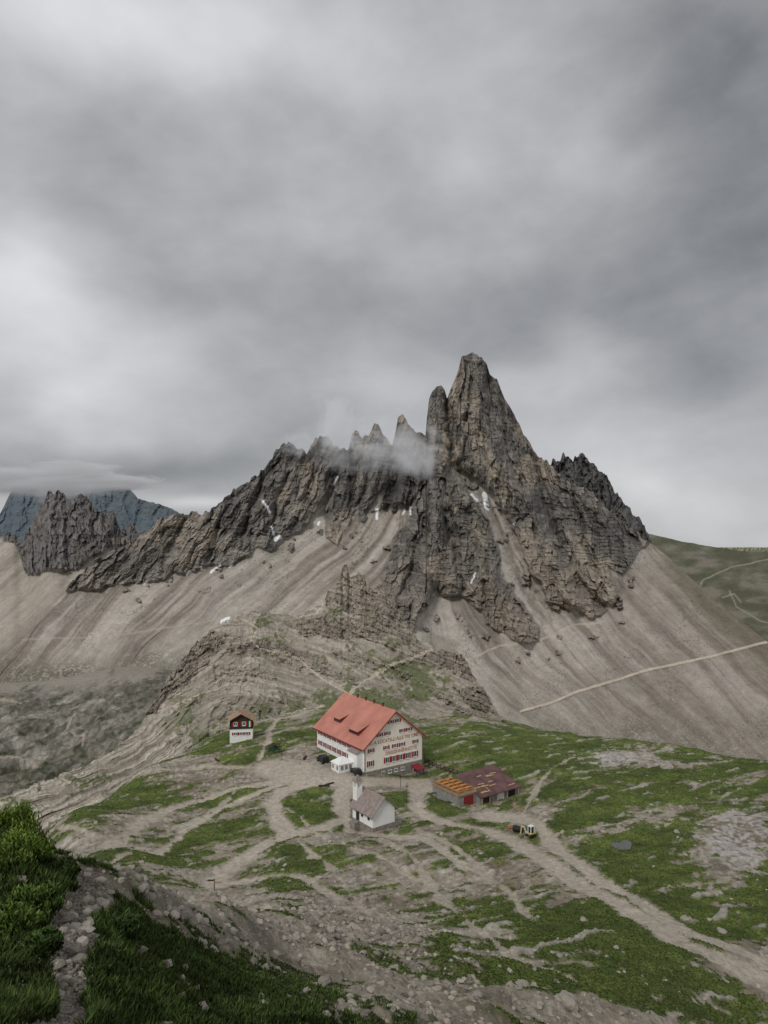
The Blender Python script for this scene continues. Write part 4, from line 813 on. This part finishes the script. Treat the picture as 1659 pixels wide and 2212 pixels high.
# ---------------------------------------------------------------- world
wd=bpy.data.worlds.new('World');scene.world=wd;wd.use_nodes=True;nt=wd.node_tree;nt.nodes.clear()
def Mt_(op,a,b=None):
    n_=N(nt,'ShaderNodeMath',operation=op)
    for i,v in enumerate((a,b)):
        if v is None: continue
        if isinstance(v,(int,float)): n_.inputs[i].default_value=v
        else: nt.links.new(v,n_.inputs[i])
    return n_.outputs[0]
tc=N(nt,'ShaderNodeTexCoord');sp=N(nt,'ShaderNodeSeparateXYZ');nt.links.new(tc.outputs['Generated'],sp.inputs[0])
az=Mt_('ARCTAN2',sp.outputs[0],sp.outputs[1]);el=Mt_('ARCSINE',sp.outputs[2])
cb_=N(nt,'ShaderNodeCombineXYZ');nt.links.new(Mt_('ADD',az,Mt_('MULTIPLY',el,.45)),cb_.inputs[0]);nt.links.new(Mt_('SUBTRACT',Mt_('MULTIPLY',el,1.7),Mt_('MULTIPLY',az,.3)),cb_.inputs[1])
def noise(scale,det,ro,off=0,dist=.0):
    mp=N(nt,'ShaderNodeMapping');mp.inputs['Location'].default_value=(off,off*.3,off*.7);nt.links.new(cb_.outputs[0],mp.inputs[0])
    no=N(nt,'ShaderNodeTexNoise');no.inputs['Scale'].default_value=scale;no.inputs['Detail'].default_value=det;no.inputs['Roughness'].default_value=ro;no.inputs['Distortion'].default_value=dist;nt.links.new(mp.outputs[0],no.inputs['Vector']);return Mt_('SUBTRACT',no.outputs[0],.5)
na=noise(3.2,3,.45,3.);nb_=noise(3.2,3,.45,11.)
azw=Mt_('ADD',az,Mt_('MULTIPLY',na,.40));elw=Mt_('ADD',el,Mt_('MULTIPLY',nb_,.24))
tot=Mt_('ADD',.425,Mt_('MULTIPLY',noise(3.4,6,.5,5.,.15),.32));tot=Mt_('ADD',tot,Mt_('MULTIPLY',noise(8.0,7,.55,7.,.15),.20))
for bx,by,sx,sy,a in [(300,80,280,150,.24),(620,120,200,100,.06),(1640,220,330,440,-.20),(10,590,170,120,.28),(0,780,300,90,.14),(350,400,300,90,-.07),(1100,350,300,110,.06),(850,650,540,105,-.12),(1480,1090,330,110,.15),(280,960,360,60,-.18),(1200,800,200,70,.08),(420,1085,110,14,.20),(830,880,220,60,-.07),(1650,700,160,150,-.08)]:
    a0=math.atan((bx-CX)/F);e0=math.atan((HY-by)/F*math.cos(a0));sa=sx/F;se=sy/F
    q1=Mt_('POWER',Mt_('ABSOLUTE',Mt_('DIVIDE',Mt_('SUBTRACT',azw,a0),sa)),2);q2=Mt_('POWER',Mt_('ABSOLUTE',Mt_('DIVIDE',Mt_('SUBTRACT',elw if by!=1085 else el,e0),se)),2)
    tot=Mt_('ADD',tot,Mt_('MULTIPLY',Mt_('EXPONENT',Mt_('MULTIPLY',Mt_('ADD',q1,q2),-1)),a))
tot=Mt_('MAXIMUM',tot,.08)
cr=N(nt,'ShaderNodeValToRGB');cr.color_ramp.elements[0].position=.08;cr.color_ramp.elements[0].color=(.10,.11,.122,1);cr.color_ramp.elements[1].position=.8;cr.color_ramp.elements[1].color=(.78,.785,.80,1)
e1=cr.color_ramp.elements.new(.34);e1.color=(.335,.341,.354,1)
nt.links.new(tot,cr.inputs[0])
sky=N(nt,'ShaderNodeTexSky',sky_type='NISHITA');sky.sun_disc=False;sky.sun_elevation=math.radians(42);sky.sun_rotation=math.radians(195)
bg1=N(nt,'ShaderNodeBackground');bg1.inputs[1].default_value=1.02;nt.links.new(cr.outputs[0],bg1.inputs[0])
bg2=N(nt,'ShaderNodeBackground');bg2.inputs[1].default_value=.004;nt.links.new(sky.outputs[0],bg2.inputs[0])
ads=N(nt,'ShaderNodeAddShader');nt.links.new(bg1.outputs[0],ads.inputs[0]);nt.links.new(bg2.outputs[0],ads.inputs[1])
ow=N(nt,'ShaderNodeOutputWorld');nt.links.new(ads.outputs[0],ow.inputs[0])
sun=bpy.data.lights.new('sun','SUN');sun.energy=1.5;sun.angle=math.radians(12);sun.color=(1,.97,.92)
so=bpy.data.objects.new('sun',sun);COLL.objects.link(so);so.rotation_euler=Vector((-.36,-.62,.68)).to_track_quat('Z','Y').to_euler()
cam=bpy.data.cameras.new('camera');cam.sensor_fit='VERTICAL';cam.sensor_height=36;cam.lens=F/2212*36;cam.shift_y=44/2212;cam.clip_start=.5;cam.clip_end=20000
co=bpy.data.objects.new('camera',cam);COLL.objects.link(co);co.location=(0,0,CAMZ);co.rotation_euler=(math.pi/2,0,0);scene.camera=co
scene.view_settings.view_transform='Standard'
